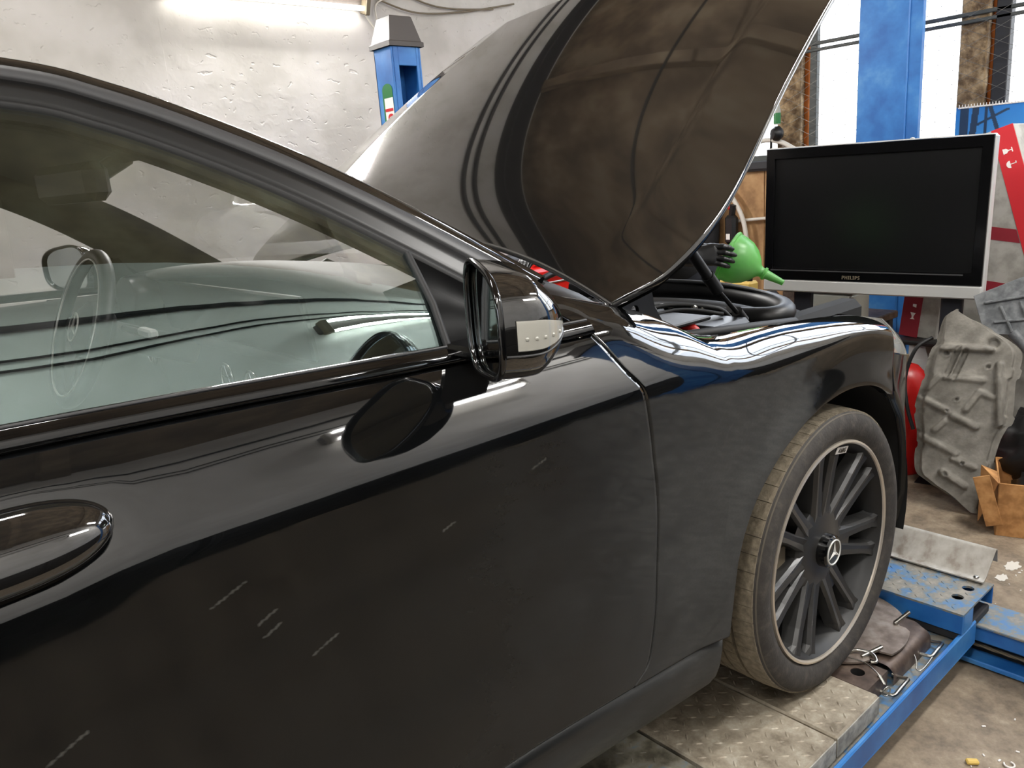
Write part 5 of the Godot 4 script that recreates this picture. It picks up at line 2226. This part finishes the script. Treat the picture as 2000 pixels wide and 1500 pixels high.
	for q in [[Vector3(1.95, 0.0, 0.83), 0.19, "black plastic sheeting heaped behind the cardboard box"], [Vector3(1.68, -0.09, 0.92), 0.125, "black plastic sheeting stuffed into the cardboard box"], [Vector3(1.98, -0.06, 0.50), 0.13, "black plastic sheeting heaped behind the undertray's foot"]]:
		st = S()
		rows = []
		for i in 17:
			var row := PackedVector3Array()
			for k in 25:
				var th := PI * i / 16.0
				var ph := TAU * (k % 24) / 24.0
				var d := Vector3(sin(th) * cos(ph), cos(th), sin(th) * sin(ph))
				var rr: float = q[1] * (1.0 + 0.35 * nz.get_noise_3dv(d * 1.3 + q[0]))
				var p: Vector3 = q[0] + d * rr
				p.y = maxf(p.y, FY + 0.002)
				row.append(p)
			rows.append(row)
		grid(st, rows)
		solo("black_sheeting", st, M.black_plastic, q[2], "plastic sheet", "heaps of black sheeting")
	# open cardboard box
	var cb := thing("cardboard_box", "open brown cardboard box with stained bottom on floor at right edge", "box", Vector3(1.65, FY, 0.99))
	var o := Vector3(1.50, FY, 0.80)
	var ax := Vector3(0.94, 0, -0.34).normalized()
	var az := Vector3(0.34, 0, 0.94).normalized()
	var bb := Basis(ax, Vector3.UP, az)
	st = S()
	box(st, o + ax * 0.003 + az * 0.19 + Vector3.UP * 0.105, Vector3(0.006, 0.21, 0.38), 0.001, bb)
	box(st, o + ax * 0.30 + az * 0.19 + Vector3.UP * 0.105, Vector3(0.006, 0.21, 0.38), 0.001, bb)
	box(st, o + ax * 0.15 + az * 0.003 + Vector3.UP * 0.105, Vector3(0.30, 0.21, 0.006), 0.001, bb)
	box(st, o + ax * 0.15 + az * 0.377 + Vector3.UP * 0.105, Vector3(0.30, 0.21, 0.006), 0.001, bb)
	box(st, o + ax * 0.15 + az * 0.19 + Vector3.UP * 0.004, Vector3(0.29, 0.006, 0.37), 0.001, bb)
	obj("box_wall", st, M.cardboard, cb)
	st = S()
	var fb := bb * Basis(Vector3(0, 0, 1), 0.0)
	face(st, [o + Vector3(0, 0.21, 0), o + ax * 0.13 + Vector3(0, 0.21, 0), o + ax * 0.12 - az * 0.055 + Vector3(0, 0.235, 0), o - az * 0.055 - ax * 0.0 + Vector3(0, 0.05, 0)], -az)
	face(st, [o + Vector3(0, 0.207, 0), o + ax * 0.13 + Vector3(0, 0.207, 0), o + ax * 0.12 - az * 0.055 + Vector3(0, 0.231, 0), o - az * 0.058 + Vector3(0, 0.047, 0)], az)
	box(st, o + ax * 0.0 - az * 0.03 + Vector3(0, 0.135, 0), Vector3(0.006, 0.20, 0.055), 0.001, bb * Basis(Vector3(1, 0, 0), -0.28))
	obj("box_flap", st, M.cardboard, cb)


func bench() -> void:
	var t := thing("work_bench", "low dark work bench below the windows, behind the car's nose", "bench", Vector3(2.4, FY, -0.75))
	var st := S()
	bx(st, 2.15, 2.75, 0.36, 0.40, -1.6, -0.12, 0.006)
	obj("bench_top", st, M.brown_steel, t)
	for x in [2.2, 2.7]:
		for z in [-1.55, -0.16]:
			st = S()
			bx(st, x - 0.025, x + 0.025, FY, 0.36, z - 0.025, z + 0.025, 0.004)
			obj("leg", st, M.dark_steel, t)
	# what stands on it
	for q in [[Vector3(2.32, 0.40, -0.80), "yellow oil can on the bench under the green funnel's spout side"], [Vector3(2.32, 0.40, -1.02), "yellow oil can on the bench farthest left, below the gloved hand"]]:
		var c := thing("oil_can", q[1], "can", q[0], "yellow oil cans")
		st = S()
		box(st, q[0] + Vector3(0, 0.095, 0), Vector3(0.09, 0.19, 0.125), 0.012)
		obj("can_body", st, M.yellow, c)
		st = S()
		lathe(st, [Vector2(0.017, 0.0), Vector2(0.017, 0.022), Vector2(0.0, 0.022)], Transform3D(Basis.IDENTITY, q[0] + Vector3(0, 0.19, 0.03)), 14)
		obj("can_cap", st, M.black_plastic, c)
	var j := thing("storage_jar", "grey translucent storage tub on the bench below the television's left half", "tub", Vector3(2.33, 0.40, -0.25))
	st = S()
	bx(st, 2.24, 2.44, 0.402, 0.56, -0.36, -0.135, 0.015)
	obj("tub_body", st, M.jar, j)
	st = S()
	bx(st, 2.23, 2.45, 0.56, 0.575, -0.37, -0.13, 0.006)
	obj("tub_lid", st, M.satin_trim, j)
	j = thing("dark_bottle", "dark bottle on the bench between the yellow cans and the grey tub", "bottle", Vector3(2.3, 0.40, -0.62))
	st = S()
	lathe(st, [Vector2(0.0, 0.0), Vector2(0.045, 0.0), Vector2(0.045, 0.12), Vector2(0.02, 0.15), Vector2(0.016, 0.17)], Transform3D(Basis.IDENTITY, Vector3(2.3, 0.40, -0.62)), 20)
	obj("bottle_body", st, M.dark_steel, j)
	st = S()
	lathe(st, [Vector2(0.018, 0.165), Vector2(0.018, 0.185), Vector2(0.0, 0.185)], Transform3D(Basis.IDENTITY, Vector3(2.3, 0.40, -0.62)), 14)
	obj("bottle_cap", st, M.yellow, j)
	j = thing("wooden_box", "brown wooden box on the bench left of the grey tub", "box", Vector3(2.35, 0.40, -0.46))
	st = S()
	bx(st, 2.29, 2.41, 0.402, 0.55, -0.55, -0.42, 0.006)
	obj("box_body", st, M.brown_steel, j)
	st = S()
	bx(st, 2.285, 2.415, 0.55, 0.56, -0.555, -0.415, 0.003)
	obj("box_lid", st, M.post_wood, j)


func wall_bits() -> void:
	# plywood sheets below the window
	var st: SurfaceTool
	for q in [[-2.35, -1.26, "plywood sheet under the window sill, left of the television"], [-1.255, -0.3, "plywood sheet under the window sill, mostly behind the television"], [-0.295, 0.66, "plywood sheet under the window sill, behind the blue hoist post"], [0.665, 1.62, "plywood sheet under the window sill, nearest the camera's wall"]]:
		st = S()
		bx(st, XF - 0.03, XF - 0.012, 0.1, 1.18, q[0], q[1], 0.003)
		solo("plywood_sheet", st, M.plywood, q[2], "plywood", "plywood sheets under the windows")
	# white hoses and pipe
	st = S()
	tube(st, crom([Vector3(3.20, 1.12, -1.60), Vector3(3.20, 1.06, -1.50), Vector3(3.20, 0.93, -1.405), Vector3(3.20, 0.80, -1.36), Vector3(3.20, 0.62, -1.34), Vector3(3.2, 0.3, -1.33)], 8), 0.016, 10)
	solo("white_hose", st, M.white_hose, "white hose curving down across the plywood left of the television", "hose")
	st = S()
	tube(st, crom([Vector3(3.17, 1.255, -1.50), Vector3(3.15, 1.33, -1.36), Vector3(3.15, 1.37, -1.2), Vector3(3.15, 1.355, -1.08), Vector3(3.15, 1.31, -0.99), Vector3(3.15, 1.27, -0.93)], 8), 0.015, 10)
	solo("sill_hose", st, M.white_hose, "pale hose arching over the window sill behind the television's top left corner", "hose")
	st = S()
	tube(st, [Vector3(3.23, 0.855, -1.46), Vector3(3.23, 0.885, -1.0)], 0.011, 8)
	solo("thin_pipe", st, M.white_hose, "thin pale pipe running level across the plywood into the television's edge", "pipe")
	# tools hung beside the hose
	var t := thing("air_tool", "black air tool with small white label hung on the plywood above the funnel", "tool", Vector3(3.2, 0.7, -1.5))
	st = S()
	box(st, Vector3(3.19, 0.80, -1.46), Vector3(0.07, 0.20, 0.085), 0.02)
	tube(st, [Vector3(3.19, 0.88, -1.46), Vector3(3.18, 0.97, -1.44)], 0.022, 10)
	obj("tool_body", st, M.black_plastic, t)
	st = S()
	box(st, Vector3(3.152, 0.755, -1.465), Vector3(0.004, 0.04, 0.03), 0.001)
	obj("tool_label", st, M.print_white, t)
	st = S()
	tube(st, [Vector3(3.18, 0.945, -1.475), Vector3(3.18, 0.955, -1.455)], 0.013, 8)
	obj("tool_knob", st, M.red_plastic, t)
	for q in [[-1.62, "black coverall arm hung on the plywood, nearest the hose"], [-1.72, "black coverall arm hung on the plywood, half behind the bonnet"]]:
		st = S()
		tube(st, crom([Vector3(3.2, 1.0, q[0]), Vector3(3.18, 0.8, q[0] + 0.01), Vector3(3.19, 0.6, q[0] - 0.01), Vector3(3.2, 0.4, q[0])], 6), 0.05, 10)
		solo("hung_cloth", st, M.cloth_dark, q[1], "clothing", "dark clothes hung on the plywood")
	# spray bottle and round black gadget hanging on the timber post
	var sb := thing("spray_bottle", "small clear spray bottle with green label hung on the timber post", "bottle", Vector3(3.14, 1.45, -1.09))
	st = S()
	lathe(st, [Vector2(0.0, 0.0), Vector2(0.020, 0.0), Vector2(0.021, 0.08), Vector2(0.014, 0.11), Vector2(0.012, 0.125)], Transform3D(Basis.IDENTITY, Vector3(3.14, 1.46, -1.09)), 18)
	obj("bottle_body", st, M.jar, sb)
	st = S()
	lathe(st, [Vector2(0.0215, 0.005), Vector2(0.022, 0.06), Vector2(0.0212, 0.07)], Transform3D(Basis.IDENTITY, Vector3(3.14, 1.46, -1.09)), 18)
	obj("bottle_label", st, M.sticker_green, sb)
	st = S()
	box(st, Vector3(3.135, 1.60, -1.105), Vector3(0.05, 0.022, 0.022), 0.005)
	obj("spray_head", st, M.yellow, sb)
	st = S()
	lathe(st, [Vector2(0.0, 0.035), Vector2(0.03, 0.032), Vector2(0.044, 0.015), Vector2(0.046, -0.01), Vector2(0.03, -0.03), Vector2(0.0, -0.03)], spin(Vector3(3.13, 1.405, -1.085), Vector3(-1, 0.0, -0.6)), 24)
	tube(st, [Vector3(3.14, 1.40, -1.13), Vector3(3.15, 1.27, -1.14)], 0.008, 7)
	solo("round_lamp", st, M.black_plastic, "round black work lamp hanging under the spray bottle", "work lamp")
	# hanging calendar with a spiral along its top
	var c := thing("wall_calendar", "large spiral-bound wall calendar with blue sky picture hung before the windows", "calendar", Vector3(3.14, 0.9, 0.35))
	var im := Image.create(256, 192, false, Image.FORMAT_RGB8)
	for j in 192:
		for i in 256:
			im.set_pixel(i, j, Color(0.14, 0.44, 0.74).lerp(Color(0.48, 0.77, 0.93), j / 191.0))
	for q in [[24, 0, 10, 192, 9], [6, 0, 8, 192, 12], [44, 0, 78, 110, 5], [30, 30, 70, 10, 3], [60, 50, 90, 80, 3], [40, 0, 40, 150, 4], [90, 150, 140, 120, 4], [140, 120, 200, 160, 4], [200, 160, 256, 90, 5]]:
		for k in 240:
			var f := k / 239.0
			var x := int(lerpf(q[0], q[2], f))
			var y := int(lerpf(q[1], q[3], f))
			im.fill_rect(Rect2i(x, y, q[4], 3), Color(0.13, 0.22, 0.33))
	var pm := mat("calendar_print", Color.WHITE, 0.35)
	pm.albedo_texture = ImageTexture.create_from_image(im)
	st = S()
	uvf = func(p: Vector3) -> Vector2: return Vector2((p.z + 0.03) / 0.9, (1.445 - p.y) / 0.62)
	bx(st, 3.135, 3.14, 0.83, 1.44, -0.03, 0.87, 0.001)
	uvf = null
	obj("printed_sheet", st, pm, c)
	st = S()
	var coil := []
	for i in 420:
		coil.append(Vector3(3.137 + 0.008 * cos(i * 0.9), 1.442 + 0.010 * sin(i * 0.9), -0.02 + i * 0.0021))
	tube(st, coil, 0.0015, 4)
	bx(st, 3.131, 3.134, 1.432, 1.440, -0.02, 0.86, 0.001)
	obj("spiral_binding", st, M.print_white, c)


func floor_bits() -> void:
	var st := S()
	box(st, Vector3(0.185, FY + 0.006, 1.182), Vector3(0.016, 0.010, 0.028), 0.003, Basis(Vector3.UP, 0.7))
	solo("yellow_scrap", st, M.yellow, "small yellow plastic scrap on the floor beside the blue rail", "scrap")
	st = S()
	var pts := []
	for k in 14:
		pts.append(Vector3(0.235 + 0.011 * cos(TAU * k / 18), FY + 0.004, 1.245 + 0.011 * sin(TAU * k / 18)))
	tube(st, pts, 0.0022, 6)
	solo("snapped_ring", st, M.print_white, "small broken white ring on the floor beside the blue rail", "ring")
	for q in [[Vector3(1.28, FY, 0.93), 0.05, "larger pale spill patch on floor beside the bent wheel stop"], [Vector3(1.17, FY, 0.93), 0.035, "smaller pale spill patch on floor beside the bent wheel stop"]]:
		st = S()
		var poly := []
		for k in 22:
			var r: float = q[1] * (0.6 + 0.4 * rng.randf())
			poly.append(Vector2(r * cos(TAU * k / 22), r * 0.55 * sin(TAU * k / 22)))
		extrude(st, poly, Transform3D(Basis(Vector3(1, 0, 0), Vector3(0, 0, 1), Vector3(0, -1, 0)), q[0] + Vector3(0, 0.002, 0)), 0.002)
		solo("dried_spill", st, M.white_hose, q[2], "spill", "dried spills")
	# red gas bottle behind the bumper
	var t := thing("gas_bottle", "red gas bottle standing on the floor behind the front bumper", "gas bottle", Vector3(1.98, FY, 0.24))
	st = S()
	lathe(st, [Vector2(0.0, 0.0), Vector2(0.10, 0.0), Vector2(0.115, 0.02), Vector2(0.115, 0.38), Vector2(0.10, 0.45), Vector2(0.06, 0.495), Vector2(0.03, 0.505)], Transform3D(Basis.IDENTITY, Vector3(1.98, FY, 0.24)), 32)
	obj("bottle_body", st, M.red_tank, t)
	st = S()
	lathe(st, [Vector2(0.02, 0.50), Vector2(0.02, 0.545), Vector2(0.0, 0.55)], Transform3D(Basis.IDENTITY, Vector3(1.98, FY, 0.24)), 14)
	obj("bottle_valve", st, M.bracket, t)
	st = S()
	tube(st, crom([Vector3(1.86, 0.46, 0.40), Vector3(1.80, 0.42, 0.36), Vector3(1.78, 0.30, 0.33), Vector3(1.76, 0.18, 0.35), Vector3(1.74, 0.08, 0.39)], 8), 0.008, 8)
	solo("looped_cable", st, M.rubber, "black cable looping down between the red bottle and the undertray", "cable")


func red_trolley() -> void:
	var t := thing("tool_trolley", "red tool trolley with black handle bow standing by the white wall beyond the bonnet", "trolley", Vector3(2.05, FY, -2.3))
	var st := S()
	bx(st, 1.62, 2.75, FY + 0.08, 0.66, -2.62, -2.1, 0.02)
	obj("trolley_body", st, M.red_paint, t)
	for i in 4:
		st = S()
		bx(st, 1.66, 2.71, 0.0 + i * 0.155, 0.14 + i * 0.155, -2.1, -2.085, 0.006)
		var d := obj("drawer", st, M.red_paint, t)
		st = S()
		tube(st, [Vector3(1.9, 0.10 + i * 0.155, -2.075), Vector3(2.5, 0.10 + i * 0.155, -2.075)], 0.008, 7)
		obj("drawer_handle", st, M.bright_metal, d)
	st = S()
	tube(st, crom([Vector3(1.75, 0.50, -2.05), Vector3(1.88, 0.60, -2.03), Vector3(2.1, 0.635, -2.03), Vector3(2.3, 0.58, -2.03), Vector3(2.4, 0.48, -2.05)], 8), 0.022, 10)
	obj("handle_bow", st, M.black_plastic, t)
	for x in [1.72, 2.65]:
		for z in [-2.55, -2.17]:
			st = S()
			lathe(st, [Vector2(0.0, -0.015), Vector2(0.04, -0.015), Vector2(0.04, 0.015), Vector2(0.0, 0.015)], Transform3D(Basis(Vector3(1, 0, 0), Vector3(0, 0, 1), Vector3(0, -1, 0)), Vector3(x, FY + 0.04, z)), 18)
			obj("castor", st, M.rubber, t)
	st = S()
	tube(st, [Vector3(1.80, 0.713, -2.3), Vector3(1.92, 0.713, -2.3)], 0.05, 20)
	solo("round_tin", st, M.satin_trim, "round grey tin lying on the red tool trolley", "tin")
	st = S()
	box(st, Vector3(2.2, 0.68, -2.3), Vector3(0.3, 0.04, 0.12), 0.01)
	tube(st, [Vector3(2.0, 0.685, -2.22), Vector3(2.4, 0.70, -2.25)], 0.02, 9)
	solo("red_tool", st, M.red_plastic, "long red tool lying on the red tool trolley", "tool")


func grit() -> void:
	# swept-up crumbs and chips strewn over the floor on the near side of the rail
	var st := S()
	var r2 := RandomNumberGenerator.new()
	r2.seed = 5
	for i in 260:
		var p := Vector3(r2.randf_range(-0.1, 2.2), FY + 0.0015, r2.randf_range(0.95, 1.58))
		if (p.x < 0.75 and p.z < 1.12) or (p.x > 1.38 and p.z < 1.3):
			continue
		var q := r2.randf_range(0.002, 0.005)
		box(st, p, Vector3(q * 2.0, 0.003, q), 0.0008, Basis(Vector3.UP, r2.randf() * TAU))
	var o := solo("floor_grit", st, M.print_white, "pale crumbs and chips strewn over the concrete floor beside the blue rail", "grit")
	o.set_meta("kind", "stuff")


func cabinets() -> void:
	# black drawer cabinets along the white wall behind the camera
	var lb := ["black drawer cabinet behind the camera, nearest the windows", "black drawer cabinet behind the camera, middle of the row", "black drawer cabinet behind the camera, nearest the gate"]
	for i in 3:
		var x := 1.6 - i * 1.75
		var t := thing("drawer_cabinet", lb[i], "cabinet", Vector3(x, FY, 2.45), "black drawer cabinets")
		var st := S()
		bx(st, x - 0.86, x + 0.86, FY, 0.95, 2.24, 2.72, 0.01)
		obj("cabinet_body", st, M.black_plastic, t)
		for k in 4:
			st = S()
			bx(st, x - 0.83, x + 0.83, FY + 0.06 + k * 0.27, FY + 0.31 + k * 0.27, 2.225, 2.24, 0.005)
			var d := obj("drawer", st, M.black_plastic, t)
			st = S()
			tube(st, [Vector3(x - 0.4, FY + 0.25 + k * 0.27, 2.205), Vector3(x + 0.4, FY + 0.25 + k * 0.27, 2.205)], 0.008, 6)
			obj("drawer_handle", st, M.dark_steel, d)


# ------------------------------------------------------------------ the mechanic behind the bonnet
# bones: [a, b, ra, rb]; surface nets over the smooth union of tapered capsules
func nets(st: SurfaceTool, bones: Array, cell: float, soft: float) -> void:
	var field := {}
	var ki := int(ceil(soft / cell)) + 2
	var bucket := {}
	for bi in bones.size():
		var b: Array = bones[bi]
		var r: float = maxf(b[2], b[3])
		var lo := (Vector3(minf(b[0].x, b[1].x), minf(b[0].y, b[1].y), minf(b[0].z, b[1].z)) - Vector3.ONE * (r + cell * 2.0 + soft * 0.5)) / cell
		var hi := (Vector3(maxf(b[0].x, b[1].x), maxf(b[0].y, b[1].y), maxf(b[0].z, b[1].z)) + Vector3.ONE * (r + cell * 2.0 + soft * 0.5)) / cell
		var ab: Vector3 = b[1] - b[0]
		var l2 := maxf(ab.length_squared(), 1e-9)
		var reach := r + cell * 2.0 + soft * 0.6
		for x in range(int(floor(lo.x)), int(ceil(hi.x)) + 1):
			for y in range(int(floor(lo.y)), int(ceil(hi.y)) + 1):
				for z in range(int(floor(lo.z)), int(ceil(hi.z)) + 1):
					var p := Vector3(x, y, z) * cell
					var tt := clampf((p - b[0]).dot(ab) / l2, 0.0, 1.0)
					var d := p.distance_to(b[0] + ab * tt) - lerpf(b[2], b[3], tt)
					if d > cell * 2.0 + soft * 0.6:
						continue
					var key := Vector3i(x, y, z)
					if field.has(key):
						var o: float = field[key]
						var h := maxf(soft - absf(o - d), 0.0) / soft
						field[key] = minf(o, d) - h * h * soft * 0.25
					else:
						field[key] = d
	var verts := {}
	var quads := []
	var corners := []
	for i in 8:
		corners.append(Vector3i(i & 1, (i >> 1) & 1, (i >> 2) & 1))
	var edges := [[0, 1], [2, 3], [4, 5], [6, 7], [0, 2], [1, 3], [4, 6], [5, 7], [0, 4], [1, 5], [2, 6], [3, 7]]
	for key in field:
		var vals := []
		var ok := true
		var neg := 0
		for c in corners:
			if not field.has(key + c):
				ok = false
				break
			var f: float = field[key + c]
			vals.append(f)
			if f < 0.0:
				neg += 1
		if not ok or neg == 0 or neg == 8:
			continue
		var sum := Vector3.ZERO
		var n := 0
		for e in edges:
			var a: float = vals[e[0]]
			var b: float = vals[e[1]]
			if (a < 0.0) != (b < 0.0):
				sum += Vector3(corners[e[0]]).lerp(Vector3(corners[e[1]]), a / (a - b))
				n += 1
		verts[key] = (Vector3(key) + sum / n) * cell
	var ax := [Vector3i(1, 0, 0), Vector3i(0, 1, 0), Vector3i(0, 0, 1)]
	st.set_smooth_group(sg())
	for key in verts:
		for a in 3:
			var u: Vector3i = ax[(a + 1) % 3]
			var v: Vector3i = ax[(a + 2) % 3]
			var f0: float = field[key]
			var f1: float = field[key + ax[a]]
			if (f0 < 0.0) == (f1 < 0.0):
				continue
			if verts.has(key - u) and verts.has(key - v) and verts.has(key - u - v):
				quad(st, verts[key], verts[key - u], verts[key - u - v], verts[key - v], f0 < 0.0)
	st.set_smooth_group(-1)


func chain(bones: Array, pts: Array, rad: Array) -> void:
	for i in pts.size() - 1:
		bones.append([pts[i], pts[i + 1], rad[i], rad[i + 1]])


func mechanic() -> void:
	# he stands before the nose, bent over the engine, his left arm out past the bonnet's edge
	var t := thing("person", "mechanic in dark work clothes and black gloves leaning over the engine holding a green funnel", "person", Vector3(1.52, FY, -0.66))
	var hip := Vector3(1.50, 0.72, -0.66)
	var chest := Vector3(1.18, 1.03, -0.76)
	var neck := Vector3(1.03, 1.16, -0.79)
	var head := Vector3(0.93, 1.24, -0.80)
	var lsh := Vector3(1.13, 1.08, -0.62)
	var rsh := Vector3(1.11, 1.09, -0.97)
	var lel := Vector3(1.02, 0.93, -0.50)
	var lwr := Vector3(0.990, 0.888, -0.209)
	var rel := Vector3(0.98, 0.93, -1.02)
	var rwr := Vector3(0.76, 0.93, -0.84)
	# skin: head, neck, forearms
	var b := []
	chain(b, [neck, head], [0.058, 0.07])
	chain(b, [head + Vector3(0.02, 0.03, 0), head + Vector3(-0.05, -0.02, 0)], [0.092, 0.078])
	chain(b, [head + Vector3(-0.06, -0.05, 0), head + Vector3(-0.075, -0.085, 0)], [0.06, 0.035])
	chain(b, [head + Vector3(-0.115, -0.03, 0), head + Vector3(-0.145, -0.055, 0)], [0.014, 0.016])
	for s in [-1, 1]:
		chain(b, [head + Vector3(0.0, -0.01, 0.085 * s), head + Vector3(0.01, 0.02, 0.093 * s)], [0.014, 0.018])
	var st := S()
	nets(st, b, 0.009, 0.03)
	obj("head", st, M.skin, t)
	st = S()
	for s in [-1, 1]:
		lathe(st, [Vector2(0.0, 0.009), Vector2(0.007, 0.006), Vector2(0.011, 0.0)], spin(head + Vector3(-0.112, 0.005, 0.032 * s), Vector3(-1, -0.3, 0.2 * s)), 12)
	obj("eye", st, M.print_white, t)
	st = S()
	tube(st, [head + Vector3(-0.128, -0.086, -0.024), head + Vector3(-0.134, -0.088, 0.0), head + Vector3(-0.128, -0.086, 0.024)], 0.006, 6)
	obj("mouth", st, M.pink_part, t)
	b = []
	chain(b, [head + Vector3(0.05, 0.02, 0), head + Vector3(0.0, 0.065, 0), head + Vector3(-0.06, 0.055, 0)], [0.085, 0.075, 0.05])
	st = S()
	nets(st, b, 0.012, 0.03)
	obj("hair", st, M.hair, t)
	# jacket: trunk and sleeves
	b = []
	chain(b, [hip + Vector3(0, 0.05, -0.09), chest + Vector3(0, 0, -0.10)], [0.125, 0.135])
	chain(b, [hip + Vector3(0, 0.05, 0.09), chest + Vector3(0, 0, 0.09)], [0.125, 0.13])
	chain(b, [chest, neck + Vector3(0.02, -0.02, 0)], [0.12, 0.07])
	chain(b, [chest + Vector3(-0.02, 0.03, 0.08), lsh, lel], [0.09, 0.075, 0.058])
	chain(b, [lel, lel.lerp(lwr, 0.78)], [0.056, 0.046])
	chain(b, [chest + Vector3(-0.02, 0.03, -0.08), rsh, rel], [0.09, 0.075, 0.058])
	chain(b, [rel, rel.lerp(rwr, 0.8)], [0.056, 0.045])
	st = S()
	nets(st, b, 0.018, 0.05)
	obj("jacket", st, M.cloth_dark, t)
	b = []
	for s in [-1, 1]:
		var h: Vector3 = hip + Vector3(0, 0, 0.10 * s)
		chain(b, [h + Vector3(0, 0.04, 0), h, Vector3(1.44, 0.30, -0.66 + 0.13 * s), Vector3(1.53, -0.10, -0.66 + 0.13 * s)], [0.115, 0.115, 0.075, 0.062])
	st = S()
	nets(st, b, 0.018, 0.05)
	obj("trousers", st, M.trousers, t)
	for s in [-1, 1]:
		b = []
		var z: float = -0.66 + 0.13 * s
		chain(b, [Vector3(1.55, -0.13, z), Vector3(1.42, -0.155, z), Vector3(1.33, -0.162, z)], [0.046, 0.042, 0.035])
		chain(b, [Vector3(1.53, -0.08, z), Vector3(1.55, -0.15, z)], [0.05, 0.045])
		st = S()
		nets(st, b, 0.014, 0.03)
		obj("shoe", st, M.black_plastic, t)
	# bare wrist between sleeve and glove
	st = S()
	tube(st, [lel.lerp(lwr, 0.70), lwr + (lwr - lel) * 0.02], [0.034, 0.031], 14)
	tube(st, [rel.lerp(rwr, 0.70), rwr], [0.034, 0.031], 14)
	obj("wrist", st, M.skin, t)
	# left glove: the back of the hand towards us, fingers laid over the funnel's bell
	var kn := Vector3(1.047, 0.893, -0.122)
	var fwd := (kn - lwr).normalized()
	var out := Vector3(-0.83, 0.10, 0.55)
	out = (out - fwd * out.dot(fwd)).normalized()
	var acr := fwd.cross(out).normalized()
	if acr.y < 0:
		acr = -acr
	b = []
	chain(b, [lwr - fwd * 0.035, lwr + fwd * 0.01], [0.033, 0.030])
	var sp := [0.032, 0.011, -0.010, -0.030]
	for i in 4:
		chain(b, [lwr + acr * sp[i] * 0.5 + fwd * 0.005, kn + acr * sp[i] - fwd * 0.004 * absf(i - 1)], [0.0185, 0.0135])
	st = S()
	nets(st, b, 0.0045, 0.02)
	var fl := [0.078, 0.086, 0.081, 0.064]
	for i in 4:
		var k0: Vector3 = kn + acr * sp[i] - fwd * 0.004 * absf(i - 1)
		var d1: Vector3 = (fwd + out * 0.10 + acr * sp[i] * 3.5 - acr * 0.22).normalized()
		var d2: Vector3 = (fwd - out * 0.28 + acr * sp[i] * 2.0 - acr * 0.34).normalized()
		var d3: Vector3 = (fwd * 0.8 - out * 0.60 - acr * 0.40).normalized()
		var p1: Vector3 = k0 + d1 * fl[i] * 0.46
		var p2: Vector3 = p1 + d2 * fl[i] * 0.31
		var p3: Vector3 = p2 + d3 * fl[i] * 0.23
		b = []
		chain(b, [k0 - d1 * 0.022, k0, p1, p2, p3], [0.011, 0.0122, 0.0102, 0.0094, 0.0080])
		nets(st, b, 0.004, 0.006)
	b = []
	chain(b, [lwr + fwd * 0.02 - out * 0.012 + acr * 0.012, lwr + fwd * 0.055 - out * 0.035 + acr * 0.035, lwr + fwd * 0.088 - out * 0.050 + acr * 0.034, lwr + fwd * 0.110 - out * 0.054 + acr * 0.022], [0.018, 0.0135, 0.0112, 0.009])
	nets(st, b, 0.004, 0.01)
	obj("glove", st, M.glove, t)
	# right glove resting on the engine
	b = []
	chain(b, [rwr, rwr + Vector3(-0.07, -0.02, 0.03)], [0.034, 0.03])
	for i in 4:
		chain(b, [rwr + Vector3(-0.07, -0.02, 0.005 + 0.018 * i), rwr + Vector3(-0.11, -0.035, 0.01 + 0.022 * i), rwr + Vector3(-0.135, -0.06, 0.012 + 0.022 * i)], [0.013, 0.0105, 0.0085])
	chain(b, [rwr + Vector3(-0.02, -0.02, 0.03), rwr + Vector3(-0.06, -0.045, 0.075)], [0.016, 0.010])
	st = S()
	nets(st, b, 0.006, 0.01)
	obj("glove", st, M.glove, t)
	# the funnel
	var rim := Vector3(1.165, 0.872, -0.135)
	var dir := Vector3(0.33, -0.46, 0.82).normalized()
	var fx := spin(rim, dir)
	var fu := thing("funnel", "green plastic funnel held sideways in the black glove", "funnel", rim)
	st = S()
	lathe(st, [Vector2(0.100, -0.012), Vector2(0.106, -0.008), Vector2(0.105, 0.0), Vector2(0.100, 0.004), Vector2(0.098, 0.03), Vector2(0.090, 0.062), Vector2(0.072, 0.092), Vector2(0.045, 0.118), Vector2(0.026, 0.130), Vector2(0.0205, 0.140), Vector2(0.0205, 0.150)], fx, 40)
	lathe(st, [Vector2(0.097, -0.010), Vector2(0.0955, 0.03), Vector2(0.087, 0.061), Vector2(0.069, 0.091), Vector2(0.042, 0.116), Vector2(0.018, 0.135)], fx, 40)
	obj("funnel_bowl", st, M.funnel_green, fu)
	st = S()
	lathe(st, [Vector2(0.0205, 0.150), Vector2(0.026, 0.151), Vector2(0.026, 0.160), Vector2(0.019, 0.162), Vector2(0.011, 0.238), Vector2(0.009, 0.238), Vector2(0.016, 0.16)], fx, 24)
	obj("funnel_spout", st, M.funnel_green, fu)
